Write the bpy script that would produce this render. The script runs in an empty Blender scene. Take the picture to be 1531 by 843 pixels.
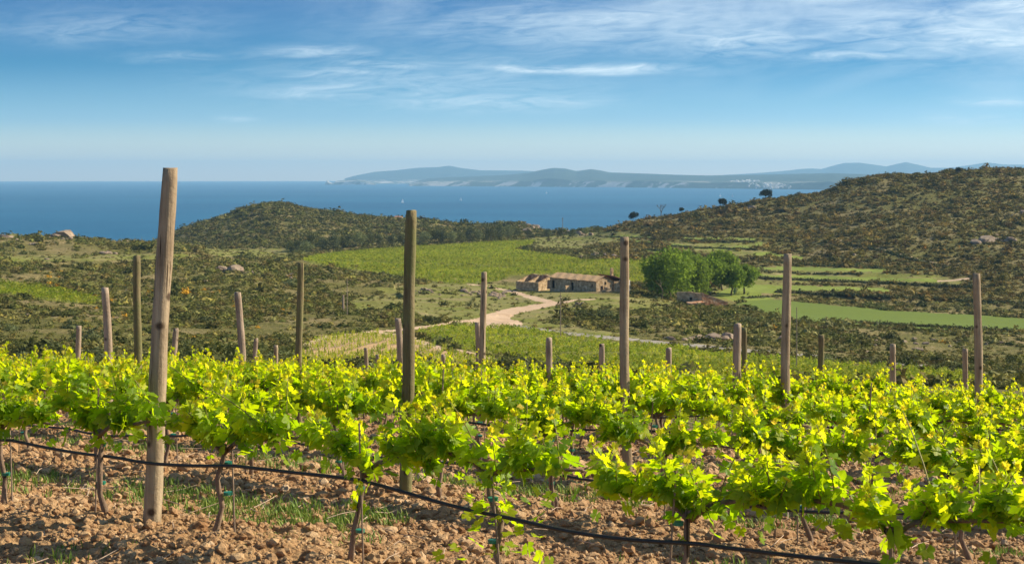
import bpy, math, random
import numpy as np
from mathutils import Vector
random.seed(7); np.random.seed(7)
R = math.radians
scn = bpy.context.scene
COL = scn.collection
# ------------------------------------------------------------------ camera, sky, sun, exposure
F = 2126.0; CX = 765.5; Y0 = 265.0           # focal length in photo pixels, principal column, eye level row
cam_d = bpy.data.cameras.new('camera'); cam = bpy.data.objects.new('camera', cam_d); COL.objects.link(cam)
cam_d.sensor_width = 36.0; cam_d.lens = 36.0*F/1531.0
cam.location = (0, 0, 0); cam.rotation_euler = (R(90), 0, 0)
cam_d.shift_y = -(421.5-Y0)/1531.0
cam_d.clip_start = 0.05; cam_d.clip_end = 200000
cam_d.dof.use_dof = True; cam_d.dof.focus_distance = 14.0; cam_d.dof.aperture_fstop = 9.0
scn.camera = cam

SUN_EL, SUN_AZ = 33.0, 15.0      # SUN_AZ: degrees beyond due right (+X) towards the far side (+Y)
sx, sy, sz = math.cos(R(SUN_EL))*math.cos(R(SUN_AZ)), math.cos(R(SUN_EL))*math.sin(R(SUN_AZ)), math.sin(R(SUN_EL))
sl = bpy.data.lights.new('sun', 'SUN'); sl.energy = 5.0; sl.angle = R(0.55); sl.color = (1.0, 0.87, 0.66)
so = bpy.data.objects.new('sun', sl); COL.objects.link(so)
so.rotation_euler = Vector((sx, sy, sz)).to_track_quat('Z', 'Y').to_euler()

world = bpy.data.worlds.new('World'); scn.world = world; world.use_nodes = True
def sky_world():
    nt = world.node_tree; N = nt.nodes; L = nt.links; N.clear()
    out = N.new('ShaderNodeOutputWorld'); bg = N.new('ShaderNodeBackground'); bg.inputs['Strength'].default_value = 0.10
    L.new(bg.outputs[0], out.inputs['Surface'])
    sky = N.new('ShaderNodeTexSky'); sky.sky_type = 'NISHITA'; sky.sun_disc = False
    sky.sun_elevation = R(SUN_EL); sky.sun_rotation = R(90-SUN_AZ)
    sky.altitude = 0; sky.air_density = 1.0; sky.dust_density = 0.35; sky.ozone_density = 2.2
    def math_(op, a, b=None, c=None, clamp=False):
        n = N.new('ShaderNodeMath'); n.operation = op; n.use_clamp = clamp
        for i, v in enumerate((a, b, c)):
            if v is None: continue
            if isinstance(v, (int, float)): n.inputs[i].default_value = v
            else: L.new(v, n.inputs[i])
        return n.outputs[0]
    def gauss(v, c, w):
        d = math_('DIVIDE', math_('SUBTRACT', v, c), w)
        return math_('EXPONENT', math_('MULTIPLY', math_('MULTIPLY', d, d), -1.0))
    tc = N.new('ShaderNodeTexCoord'); sp = N.new('ShaderNodeSeparateXYZ'); L.new(tc.outputs['Generated'], sp.inputs[0])
    yy = math_('MAXIMUM', sp.outputs[1], 0.05)
    az = math_('DIVIDE', sp.outputs[0], yy); el = math_('DIVIDE', sp.outputs[2], yy)
    def noise(scale_x, scale_y, detail, dist, off=0.0, rough=0.55, shear=0.0):
        cb = N.new('ShaderNodeCombineXYZ')
        L.new(math_('MULTIPLY', az, scale_x), cb.inputs[0])
        L.new(math_('MULTIPLY', math_('ADD', el, math_('MULTIPLY', az, shear)), scale_y), cb.inputs[1]); cb.inputs[2].default_value = off
        n = N.new('ShaderNodeTexNoise'); n.inputs['Scale'].default_value = 1.0; n.inputs['Detail'].default_value = detail
        n.inputs['Roughness'].default_value = rough; n.inputs['Distortion'].default_value = dist
        L.new(cb.outputs[0], n.inputs['Vector']); return n.outputs['Fac']
    # high veil: broad, thicker to the upper right
    veil = math_('SMOOTHSTEP' if False else 'MULTIPLY', math_('SUBTRACT', noise(6, 22, 7, .8, 3.1, .55, -.12), 0.36), 3.2, clamp=True)
    up = math_('MULTIPLY', math_('SUBTRACT', math_('ADD', el, math_('MULTIPLY', az, 0.07)), 0.060), 17.0, clamp=True)
    right = math_('ADD', math_('MULTIPLY', math_('ADD', az, 0.22), 2.0), 0.0, clamp=True)
    right = math_('ADD', math_('MULTIPLY', right, 0.75), 0.22)
    veil = math_('MULTIPLY', math_('MULTIPLY', veil, up), right)
    # long thin streaks, each at its own bearing and height
    wob = math_('MULTIPLY', math_('SUBTRACT', noise(14, 30, 4, .3, 9.0), 0.5), 0.012)
    elw = math_('ADD', el, wob)
    st = None
    for (px, py, w, h, s) in [(850, 103, 170, 5.0, .85), (590, 98, 90, 4.0, .55), (520, 112, 90, 5.0, .55), (530, 136, 150, 8.0, .6), (740, 152, 150, 10.0, .62),
                              (1280, 84, 80, 5.0, .7), (1490, 62, 90, 6, .6), (470, 82, 90, 9, .45), (1490, 150, 60, 4, .5), (355, 178, 30, 3, .35), (1100, 60, 180, 20, .5),
                              (640, 120, 260, 26, .34), (880, 40, 300, 26, .36), (1400, 45, 220, 34, .42), (180, 38, 160, 20, .22), (260, 86, 70, 5, .3), (1450, 180, 90, 6, .3), (130, 45, 160, 16, .22), (1520, 10, 80, 12, .7)]:
        g = math_('MULTIPLY', math_('MULTIPLY', gauss(az, (px-CX)/F, w/F), gauss(elw, (Y0-py)/F, h*1.45/F)), s)
        st = g if st is None else math_('MAXIMUM', st, g)
    br = math_('MULTIPLY', math_('SUBTRACT', noise(24, 150, 7, 1.4, 1.0, .62, -.05), 0.30), 2.0, clamp=True)
    st = math_('MULTIPLY', st, br)
    cl = math_('MINIMUM', math_('ADD', math_('MULTIPLY', veil, .62), math_('MULTIPLY', st, 1.6)), 0.9)
    # deepen the blue
    hsv = N.new('ShaderNodeHueSaturation'); hsv.inputs['Saturation'].default_value = 1.12; hsv.inputs['Hue'].default_value = 0.488
    L.new(sky.outputs[0], hsv.inputs['Color'])
    tr = N.new('ShaderNodeValToRGB'); e = tr.color_ramp.elements; e.new(.5); e.new(.6); e.new(.7); e.new(.8); e.new(.9)
    for q, (pos, c) in zip(e, [(.0, (1.38, 1.24, 1.14)), (.018, (.86, .93, 1.06)), (.040, (.37, .60, .92)), (.080, (.085, .31, .56)), (.125, (.085, .25, .48)), (.40, (.22, .38, .62)), (1.0, (.30, .44, .66))]): q.position = pos; q.color = (*c, 1)
    L.new(el, tr.inputs[0]); tm = N.new('ShaderNodeMix'); tm.data_type = 'RGBA'; tm.blend_type = 'MULTIPLY'; tm.inputs[0].default_value = 1.0
    L.new(hsv.outputs[0], tm.inputs[6]); L.new(tr.outputs[0], tm.inputs[7])
    mix = N.new('ShaderNodeMix'); mix.data_type = 'RGBA'
    L.new(cl, mix.inputs['Factor']); L.new(tm.outputs[2], mix.inputs[6]); mix.inputs[7].default_value = (4.9, 5.8, 6.3, 1)
    L.new(mix.outputs[2], bg.inputs['Color'])
sky_world()
scn.view_settings.view_transform = 'Standard'; scn.view_settings.look = 'None'
scn.view_settings.exposure = 0.86; scn.view_settings.gamma = 1.0; scn.view_settings.use_curve_mapping = False

# ------------------------------------------------------------------ helpers
def _hash(ix, iy, s):
    h = (ix*374761393 + iy*668265263 + s*1442695041) & 0xffffffff
    h = ((h ^ (h >> 13)) * 1274126177) & 0xffffffff
    return ((h ^ (h >> 16)) & 0xffffff)/float(0xffffff)
def vnoise(x, y, s=0):
    x = np.asarray(x, float); y = np.asarray(y, float)
    ix = np.floor(x).astype(np.int64); iy = np.floor(y).astype(np.int64)
    fx = x-ix; fy = y-iy; fx = fx*fx*(3-2*fx); fy = fy*fy*(3-2*fy)
    a = _hash(ix, iy, s); b = _hash(ix+1, iy, s); c = _hash(ix, iy+1, s); d = _hash(ix+1, iy+1, s)
    return (a*(1-fx)+b*fx)*(1-fy)+(c*(1-fx)+d*fx)*fy
def fbm(x, y, o=4, s=0, g=.5):
    t = 0; a = 1; n = 0
    for i in range(o):
        t = t+a*vnoise(np.asarray(x)*2**i+17.3*i, np.asarray(y)*2**i-9.1*i, s+i); n += a; a *= g
    return t/n
def smooth(a, b, x):
    t = np.clip((x-a)/(b-a), 0, 1); return t*t*(3-2*t)
def inpoly(px, py, poly):
    px = np.asarray(px); py = np.asarray(py); r = np.zeros(px.shape, bool); n = len(poly); j = n-1
    for i in range(n):
        xi, yi = poly[i]; xj, yj = poly[j]
        if yi != yj:
            r ^= ((yi > py) != (yj > py)) & (px < (xj-xi)*(py-yi)/(yj-yi)+xi)
        j = i
    return r
def seg_dist(px, py, line, ys=1.0):
    """distance to a polyline of (x, y, halfwidth); y stretched by ys; returns dist/halfwidth"""
    best = np.full(np.shape(px), 1e9)
    for (x0, y0, w0), (x1, y1, w1) in zip(line[:-1], line[1:]):
        dx = x1-x0; dy = (y1-y0)*ys; l = dx*dx+dy*dy
        t = np.clip(((px-x0)*dx+(py-y0)*ys*dy)/l, 0, 1)
        d = np.hypot(px-(x0+t*dx), (py-y0)*ys-t*dy)/(w0+t*(w1-w0)); best = np.minimum(best, d)
    return best

def set_props(o, label=None, cat=None, group=None, kind=None):
    if label: o['label'] = label
    if cat: o['category'] = cat
    if group: o['group'] = group
    if kind: o['kind'] = kind
    return o
def mesh_np(name, V, Fs, mats, smooth_=False, attr=None, fattr=None, mat_idx=None):
    V = np.asarray(V, np.float32); Fs = [np.asarray(f, np.int32) for f in Fs if len(f)]
    me = bpy.data.meshes.new(name); me.vertices.add(len(V)); me.vertices.foreach_set('co', V.ravel())
    tot = np.concatenate([np.full(len(f), f.shape[1], np.int32) for f in Fs])
    me.loops.add(int(tot.sum())); me.polygons.add(len(tot))
    me.loops.foreach_set('vertex_index', np.concatenate([f.ravel() for f in Fs]))
    me.polygons.foreach_set('loop_start', np.concatenate([[0], np.cumsum(tot)[:-1]]).astype(np.int32))
    me.polygons.foreach_set('loop_total', tot)
    me.polygons.foreach_set('use_smooth', np.full(len(tot), smooth_))
    if mat_idx is not None: me.polygons.foreach_set('material_index', np.asarray(mat_idx, np.int32))
    me.update(calc_edges=True)
    for m in (mats if isinstance(mats, (list, tuple)) else [mats]): me.materials.append(m)
    if attr is not None:
        for k, a in attr.items():
            a = np.asarray(a, np.float32)
            if a.ndim == 1:
                at = me.attributes.new(k, 'FLOAT', 'POINT'); at.data.foreach_set('value', a)
            else:
                at = me.attributes.new(k, 'FLOAT_COLOR', 'POINT')
                at.data.foreach_set('color', np.concatenate([a, np.ones((len(a), 1), np.float32)], 1).ravel())
    return me
def link(name, me, parent=None, loc=None):
    o = bpy.data.objects.new(name, me); COL.objects.link(o)
    if parent is not None: o.parent = parent
    if loc is not None: o.location = loc
    return o
def empty(name, loc, rz=0):
    o = bpy.data.objects.new(name, None); COL.objects.link(o); o.location = loc; o.rotation_euler = (0, 0, rz); o.empty_display_size = .2
    return o
class MB:
    """collects shapes; build() makes ONE mesh"""
    def __init__(s): s.V = []; s.T = {3: [], 4: []}; s.n = 0; s.A = []
    def add(s, V, F, tint=0.5):
        V = np.asarray(V, float)
        for f in F: s.T[len(f)].append([i+s.n for i in f])
        s.V.append(V); s.n += len(V); s.A.append(np.full(len(V), tint) if np.isscalar(tint) else np.asarray(tint))
    def tube(s, pts, rad, n=8, cap=True, tint=.5, wob=0.0, rng=None):
        pts = np.asarray(pts, float); m = len(pts); rad = np.full(m, rad) if np.isscalar(rad) else np.asarray(rad, float)
        V = []; 
        for i in range(m):
            t = pts[min(i+1, m-1)]-pts[max(i-1, 0)]; t = t/(np.linalg.norm(t)+1e-9)
            a = np.array([1., 0, 0]) if abs(t[0]) < .8 else np.array([0, 1., 0])
            u = np.cross(t, a); u /= np.linalg.norm(u); v = np.cross(t, u)
            for k in range(n):
                an = 2*math.pi*k/n; rr = rad[i]*(1+(wob*(rng.random()-.5) if rng else 0))
                V.append(pts[i]+rr*(math.cos(an)*u+math.sin(an)*v))
        Fq = [[i*n+k, i*n+(k+1) % n, (i+1)*n+(k+1) % n, (i+1)*n+k] for i in range(m-1) for k in range(n)]
        if cap:
            V.append(pts[0]); V.append(pts[-1]); c0 = m*n; c1 = c0+1
            Fq += [[c0, (k+1) % n, k] for k in range(n)]+[[c1, (m-1)*n+k, (m-1)*n+(k+1) % n] for k in range(n)]
        s.add(V, Fq, tint)
    def box(s, c, d, rz=0.0, tint=.5, jit=0.0):
        x, y, z = d[0]/2, d[1]/2, d[2]/2
        P = np.array([(a*x, b*y, e*z) for a in (-1, 1) for b in (-1, 1) for e in (-1, 1)])
        if jit: P = P+(np.random.rand(8, 3)-.5)*jit
        cs, sn = math.cos(rz), math.sin(rz)
        P = np.stack([P[:, 0]*cs-P[:, 1]*sn+c[0], P[:, 0]*sn+P[:, 1]*cs+c[1], P[:, 2]+c[2]], 1)
        s.add(P, [[0, 1, 3, 2], [4, 6, 7, 5], [0, 4, 5, 1], [2, 3, 7, 6], [0, 2, 6, 4], [1, 5, 7, 3]], tint)
    def mesh(s, name, mat, smooth_=False):
        return mesh_np(name, np.concatenate(s.V), [s.T[3], s.T[4]], mat, smooth_, {'tint': np.concatenate(s.A)})
    def build(s, name, mat, parent=None, smooth_=False, loc=None): return link(name, s.mesh(name, mat, smooth_), parent, loc)
def ico(sub=1):
    import bmesh
    bm = bmesh.new(); bmesh.ops.create_icosphere(bm, subdivisions=sub, radius=1)
    V = np.array([v.co[:] for v in bm.verts]); T = np.array([[v.index for v in f.verts] for f in bm.faces]); bm.free(); return V, T
ICO1 = ico(1); ICO2 = ico(2); ICO3 = ico(3)
def scatter_merge(name, protos, pos, scl, rot, tint, mat, smooth_=False, choose=None):
    """merge many copies of small shapes into one mesh; tint (n,3) colour or (n,) float"""
    Vs = []; Fd = {}; As = []; off = 0; n = len(pos)
    choose = np.random.randint(0, len(protos), n) if choose is None else choose
    for k, (pv, pf) in enumerate(protos):
        idx = np.nonzero(choose == k)[0]
        if not len(idx): continue
        c, s_ = np.cos(rot[idx])[:, None], np.sin(rot[idx])[:, None]
        sc = scl[idx]; sc = sc[:, None]*np.ones(3) if sc.ndim == 1 else sc
        X = pv[None, :, 0]*sc[:, None, 0]; Yv = pv[None, :, 1]*sc[:, None, 1]; Z = pv[None, :, 2]*sc[:, None, 2]
        V = np.stack([X*c-Yv*s_+pos[idx, 0, None], X*s_+Yv*c+pos[idx, 1, None], Z+pos[idx, 2, None]], 2).reshape(-1, 3)
        Fk = (pf[None]+(np.arange(len(idx))*len(pv))[:, None, None]+off).reshape(-1, pf.shape[1])
        Fd.setdefault(pf.shape[1], []).append(Fk); Vs.append(V); off += len(V)
        As.append(np.repeat(tint[idx], len(pv), axis=0))
    me = mesh_np(name, np.concatenate(Vs), [np.concatenate(v) for v in Fd.values()], mat, smooth_, {'tint': np.concatenate(As)})
    return link(name, me)

# ------------------------------------------------------------------ materials
def new_mat(name):
    m = bpy.data.materials.new(name); m.use_nodes = True; m.node_tree.nodes.clear(); return m, m.node_tree.nodes, m.node_tree.links
def nz(N, L, vec, scale, detail=4, rough=.55, dist=0.0, sc=None):
    if sc is not None:
        mp = N.new('ShaderNodeMapping'); mp.inputs['Scale'].default_value = sc; L.new(vec, mp.inputs[0]); vec = mp.outputs[0]
    n = N.new('ShaderNodeTexNoise'); n.inputs['Scale'].default_value = scale; n.inputs['Detail'].default_value = detail
    n.inputs['Roughness'].default_value = rough; n.inputs['Distortion'].default_value = dist; L.new(vec, n.inputs['Vector']); return n.outputs['Fac']
def ramp(N, L, fac, stops):
    r = N.new('ShaderNodeValToRGB'); e = r.color_ramp.elements
    while len(e) < len(stops): e.new(.5)
    for i, (p, c) in enumerate(stops): e[i].position = p; e[i].color = (*c, 1)
    L.new(fac, r.inputs[0]); return r.outputs['Color']
def mixc(N, L, f, a, b, mode='MIX'):
    m = N.new('ShaderNodeMix'); m.data_type = 'RGBA'; m.blend_type = mode
    for s, v in ((m.inputs[0], f), (m.inputs[6], a), (m.inputs[7], b)):
        if isinstance(v, (int, float)): s.default_value = v
        elif isinstance(v, tuple): s.default_value = (*v, 1)
        else: L.new(v, s)
    return m.outputs[2]
def finish(m, N, L, col, rough=.85, bump=None, bstr=.5, bdist=.1, spec=.3, transl=0.0, tcol=None):
    out = N.new('ShaderNodeOutputMaterial'); b = N.new('ShaderNodeBsdfPrincipled')
    b.inputs['Roughness'].default_value = rough; b.inputs['Specular IOR Level'].default_value = spec
    if isinstance(col, tuple): b.inputs['Base Color'].default_value = (*col, 1)
    else: L.new(col, b.inputs['Base Color'])
    if bump is not None:
        bp = N.new('ShaderNodeBump'); bp.inputs['Strength'].default_value = bstr; bp.inputs['Distance'].default_value = bdist
        L.new(bump, bp.inputs['Height']); L.new(bp.outputs[0], b.inputs['Normal'])
    sh = b.outputs[0]
    if transl > 0:
        t = N.new('ShaderNodeBsdfTranslucent')
        if tcol is None: tcol = col
        if isinstance(tcol, tuple): t.inputs['Color'].default_value = (*tcol, 1)
        else: L.new(tcol, t.inputs['Color'])
        mx = N.new('ShaderNodeMixShader'); mx.inputs[0].default_value = transl; L.new(sh, mx.inputs[1]); L.new(t.outputs[0], mx.inputs[2]); sh = mx.outputs[0]
    L.new(sh, out.inputs['Surface']); return m
def coords(N, kind='Object'): return N.new('ShaderNodeTexCoord').outputs[kind]
def geo_pos(N): return N.new('ShaderNodeNewGeometry').outputs['Position']
def attr_(N, name, out='Fac'):
    a = N.new('ShaderNodeAttribute'); a.attribute_name = name; return a.outputs[out]

def mat_soil():
    m, N, L = new_mat('tilled_soil'); p = geo_pos(N)
    n1 = nz(N, L, p, 1.3, 6, .6); n2 = nz(N, L, p, 14, 6, .65); n3 = nz(N, L, p, 55, 4, .7)
    c = ramp(N, L, n2, [(.30, (.19, .1, .045)), (.5, (.38, .23, .11)), (.68, (.55, .37, .19)), (.8, (.64, .46, .27))])
    c = mixc(N, L, n1, c, (.36, .18, .095), 'MIX') if False else mixc(N, L, .35, c, ramp(N, L, n1, [(.35, (.30, .165, .08)), (.65, (.46, .30, .16))]))
    v = N.new('ShaderNodeTexVoronoi'); v.inputs['Scale'].default_value = 26; L.new(p, v.inputs['Vector'])
    h = N.new('ShaderNodeMath'); h.operation = 'SUBTRACT'; L.new(n3, h.inputs[0]); L.new(v.outputs['Distance'], h.inputs[1])
    return finish(m, N, L, c, .95, h.outputs[0], .9, .03, .1)
def mat_clod():
    m, N, L = new_mat('clod_soil'); p = geo_pos(N); t = attr_(N, 'tint')
    c = ramp(N, L, t, [(0, (.24, .13, .06)), (.5, (.43, .28, .15)), (.85, (.56, .41, .24)), (1, (.62, .52, .38))])
    c = mixc(N, L, nz(N, L, p, 40, 4), c, (.28, .15, .075)); c = mixc(N, L, .5, c, ramp(N, L, t, [(0, (.26, .14, .065)), (1, (.55, .37, .20))]))
    return finish(m, N, L, c, .95, nz(N, L, p, 70, 4, .7), .7, .02, .1)
def mat_ground():
    m, N, L = new_mat('scrub_ground'); p = geo_pos(N)
    n1 = nz(N, L, p, .035, 6, .6); n2 = nz(N, L, p, .22, 6, .65, .3); n3 = nz(N, L, p, 1.1, 5, .7)
    green = ramp(N, L, n3, [(.3, (.062, .064, .016)), (.5, (.12, .115, .028)), (.7, (.21, .18, .058))])
    dry = ramp(N, L, n3, [(.3, (.14, .115, .045)), (.6, (.28, .22, .10)), (.8, (.40, .31, .18))])
    f = ramp(N, L, n1, [(.45, (0, 0, 0)), (.66, (1, 1, 1))]); c = mixc(N, L, f, green, dry)
    f2 = ramp(N, L, n2, [(.63, (0, 0, 0)), (.76, (1, 1, 1))]); c = mixc(N, L, f2, c, (.36, .24, .15))
    f3 = ramp(N, L, n2, [(.24, (1, 1, 1)), (.36, (0, 0, 0))]); c = mixc(N, L, f3, c, (.06, .066, .02))
    return finish(m, N, L, c, .95, n3, .8, .8, .1)
def mat_meadow():
    m, N, L = new_mat('meadow_grass'); p = geo_pos(N)
    n1 = nz(N, L, p, .06, 5, .6); n3 = nz(N, L, p, .8, 6, .7)
    c = ramp(N, L, n3, [(.3, (.08, .10, .015)), (.5, (.14, .155, .025)), (.7, (.24, .22, .06))])
    c = mixc(N, L, ramp(N, L, n1, [(.42, (0, 0, 0)), (.7, (1, 1, 1))]), c, (.24, .20, .09))
    return finish(m, N, L, c, .95, n3, .6, .4, .1)
def mat_crop():
    m, N, L = new_mat('crop_green'); p = geo_pos(N)
    n1 = nz(N, L, p, .06, 5, .6, .3, (.25, 3.5, 1)); n3 = nz(N, L, p, .8, 6, .75)
    c = ramp(N, L, n3, [(.3, (.085, .125, .018)), (.7, (.14, .18, .032))]); c = mixc(N, L, n1, c, (.11, .155, .02))
    return finish(m, N, L, c, .9, n3, .3, .2, .1)
def mat_vinefloor(name, a, b):
    m, N, L = new_mat(name); p = geo_pos(N)
    c = ramp(N, L, nz(N, L, p, .5, 5, .7), [(.3, a), (.7, b)])
    return finish(m, N, L, c, .95, None, spec=.1)
def mat_road(name, a, b):
    m, N, L = new_mat(name); p = geo_pos(N)
    c = ramp(N, L, nz(N, L, p, .35, 6, .65), [(.3, a), (.7, b)])
    return finish(m, N, L, c, .95, nz(N, L, p, 2, 4), .4, .1, .1)
def mat_scrub():
    m, N, L = new_mat('scrub_leaves'); t = attr_(N, 'tint', 'Color'); p = geo_pos(N)
    g = nz(N, L, p, 3.0, 4, .7)
    c = mixc(N, L, 1.0, t, ramp(N, L, g, [(.3, (.55, .55, .55)), (.7, (1.5, 1.5, 1.4))]), 'MULTIPLY')
    return finish(m, N, L, c, .8, None, spec=.15, transl=.18)
def mat_objscrub(name, col, vary=.35, tl=.25):
    m, N, L = new_mat(name); oi = N.new('ShaderNodeObjectInfo'); p = geo_pos(N); a = attr_(N, 'tint')
    hs = N.new('ShaderNodeHueSaturation'); hs.inputs['Color'].default_value = (*col, 1)
    mr = N.new('ShaderNodeMapRange'); mr.inputs['To Min'].default_value = 1-vary; mr.inputs['To Max'].default_value = 1+vary; L.new(oi.outputs['Random'], mr.inputs[0]); L.new(mr.outputs[0], hs.inputs['Value'])
    c = mixc(N, L, 1.0, hs.outputs[0], ramp(N, L, a, [(0, (.55, .6, .5)), (1, (1.45, 1.4, 1.2))]), 'MULTIPLY')
    return finish(m, N, L, c, .75, None, spec=.2, transl=tl)
def mat_leaf():
    m, N, L = new_mat('vine_leaf'); a = attr_(N, 'tint'); p = coords(N)
    n = nz(N, L, p, 22, 3, .6)
    top = ramp(N, L, a, [(0, (.06, .13, .008)), (.45, (.17, .28, .010)), (.8, (.44, .47, .02)), (1, (.56, .40, .06))])
    top = mixc(N, L, 1.0, top, ramp(N, L, n, [(.3, (.75, .78, .7)), (.7, (1.2, 1.15, 1.1))]), 'MULTIPLY')
    tr = ramp(N, L, a, [(0, (.30, .54, .004)), (.45, (.70, .90, .004)), (.8, (.98, .96, .01)), (1, (.95, .68, .05))])
    return finish(m, N, L, top, .5, n, .25, .01, .28, .55, tr)
def mat_bark(name, a, b, scale=18, green=None):
    m, N, L = new_mat(name); p = coords(N); oi = N.new('ShaderNodeObjectInfo')
    ad = N.new('ShaderNodeVectorMath'); ad.operation = 'ADD'; L.new(p, ad.inputs[0])
    cb = N.new('ShaderNodeCombineXYZ'); ml = N.new('ShaderNodeMath'); ml.operation = 'MULTIPLY'; ml.inputs[1].default_value = 40; L.new(oi.outputs['Random'], ml.inputs[0]); L.new(ml.outputs[0], cb.inputs[2]); L.new(cb.outputs[0], ad.inputs[1]); p = ad.outputs[0]
    n1 = nz(N, L, p, scale, 6, .65, .4, (1.6, 1.6, .09)); n2 = nz(N, L, p, 3, 4, .6); n3 = nz(N, L, p, 30, 4, .7)
    c = ramp(N, L, n1, [(.32, a), (.68, b)]); c = mixc(N, L, .35, c, ramp(N, L, n2, [(.35, a), (.65, b)]))
    if green: c = mixc(N, L, ramp(N, L, n2, [(.42, (0, 0, 0)), (.6, (.8, .8, .8))]), c, green)
    v = N.new('ShaderNodeTexVoronoi'); v.inputs['Scale'].default_value = 5.0; L.new(p, v.inputs['Vector'])
    c = mixc(N, L, ramp(N, L, v.outputs['Distance'], [(.09, (.9, .9, .9)), (.17, (0, 0, 0))]), c, (.05, .03, .02))
    ck = nz(N, L, p, 9, 3, .5, .3, (3.5, 3.5, .12))
    c = mixc(N, L, ramp(N, L, ck, [(.33, (1, 1, 1)), (.37, (0, 0, 0))]), c, (.05, .033, .02))
    h = N.new('ShaderNodeMath'); h.operation = 'ADD'; L.new(n1, h.inputs[0]); L.new(n3, h.inputs[1])
    return finish(m, N, L, c, .85, h.outputs[0], .6, .012, .15)
def mat_stone(name, a, b, c3, scale=1.6):
    m, N, L = new_mat(name); p = coords(N)
    v = N.new('ShaderNodeTexVoronoi'); v.inputs['Scale'].default_value = scale; L.new(p, v.inputs['Vector'])
    hs = N.new('ShaderNodeSeparateColor'); L.new(v.outputs['Color'], hs.inputs[0])
    c = ramp(N, L, hs.outputs[0], [(0, a), (.5, b), (1, c3)]); n = nz(N, L, p, 1.1, 5, .65)
    c = mixc(N, L, 1.0, c, ramp(N, L, n, [(.3, (.6, .58, .55)), (.7, (1.25, 1.22, 1.2))]), 'MULTIPLY')
    return finish(m, N, L, c, .9, v.outputs['Distance'], .5, .08, .15)
def mat_plain(name, col, rough=.7, spec=.3, ns=6, amt=.25):
    m, N, L = new_mat(name); p = coords(N); n = nz(N, L, p, ns, 4)
    c = mixc(N, L, 1.0, col, ramp(N, L, n, [(.3, (1-amt,)*3), (.7, (1+amt,)*3)]), 'MULTIPLY')
    return finish(m, N, L, c, rough, None, spec=spec)
def mat_tiles():
    m, N, L = new_mat('roof_tiles'); p = coords(N)
    n = nz(N, L, p, 2.6, 5, .7); n2 = nz(N, L, p, .5, 4)
    c = ramp(N, L, n, [(.3, (.46, .27, .13)), (.5, (.68, .44, .22)), (.7, (.80, .58, .34))]); c = mixc(N, L, .3, c, ramp(N, L, n2, [(.4, (.52, .32, .16)), (.65, (.74, .50, .28))]))
    w = N.new('ShaderNodeTexWave'); w.inputs['Scale'].default_value = 1.3; w.bands_direction = 'X'; L.new(p, w.inputs['Vector'])
    return finish(m, N, L, c, .9, w.outputs['Fac'], .8, .08, .1)
def mat_sea():
    m, N, L = new_mat('sea_water'); p = geo_pos(N)
    n1 = nz(N, L, p, .012, 6, .65, 0, (1, 1, 1)); n2 = nz(N, L, p, .0011, 4, .6, .5, (.35, 1, 1)); n3 = nz(N, L, p, .045, 5, .7)
    c = ramp(N, L, n2, [(.35, (.006, .060, .135)), (.65, (.018, .112, .205))])
    c = mixc(N, L, ramp(N, L, n3, [(.35, (0, 0, 0)), (.75, (1, 1, 1))]), c, (.022, .125, .225))
    h = N.new('ShaderNodeMath'); h.operation = 'ADD'; L.new(n1, h.inputs[0]); L.new(n3, h.inputs[1])
    return finish(m, N, L, c, .5, h.outputs[0], .5, 6.0, .12)
def mat_farland():
    m, N, L = new_mat('far_land'); p = geo_pos(N); g = N.new('ShaderNodeNewGeometry')
    s = N.new('ShaderNodeSeparateXYZ'); L.new(g.outputs['True Normal'], s.inputs[0])
    n = nz(N, L, p, .0042, 6, .65); n2 = nz(N, L, p, .006, 5, .7)
    veg = ramp(N, L, n2, [(.35, (.018, .035, .02)), (.65, (.06, .075, .04))])
    zf = N.new('ShaderNodeSeparateXYZ'); L.new(p, zf.inputs[0])
    zr = N.new('ShaderNodeMapRange'); zr.inputs['From Min'].default_value = -30; zr.inputs['From Max'].default_value = -62; L.new(zf.outputs[2], zr.inputs[0])
    f = N.new('ShaderNodeMath'); f.operation = 'MULTIPLY'; f.use_clamp = True
    L.new(ramp(N, L, n, [(.50, (0, 0, 0)), (.56, (1, 1, 1))]), f.inputs[0]); L.new(zr.outputs[0], f.inputs[1])
    c = mixc(N, L, f.outputs[0], veg, (.46, .43, .38))
    return finish(m, N, L, c, .95, None, spec=.05)
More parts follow.
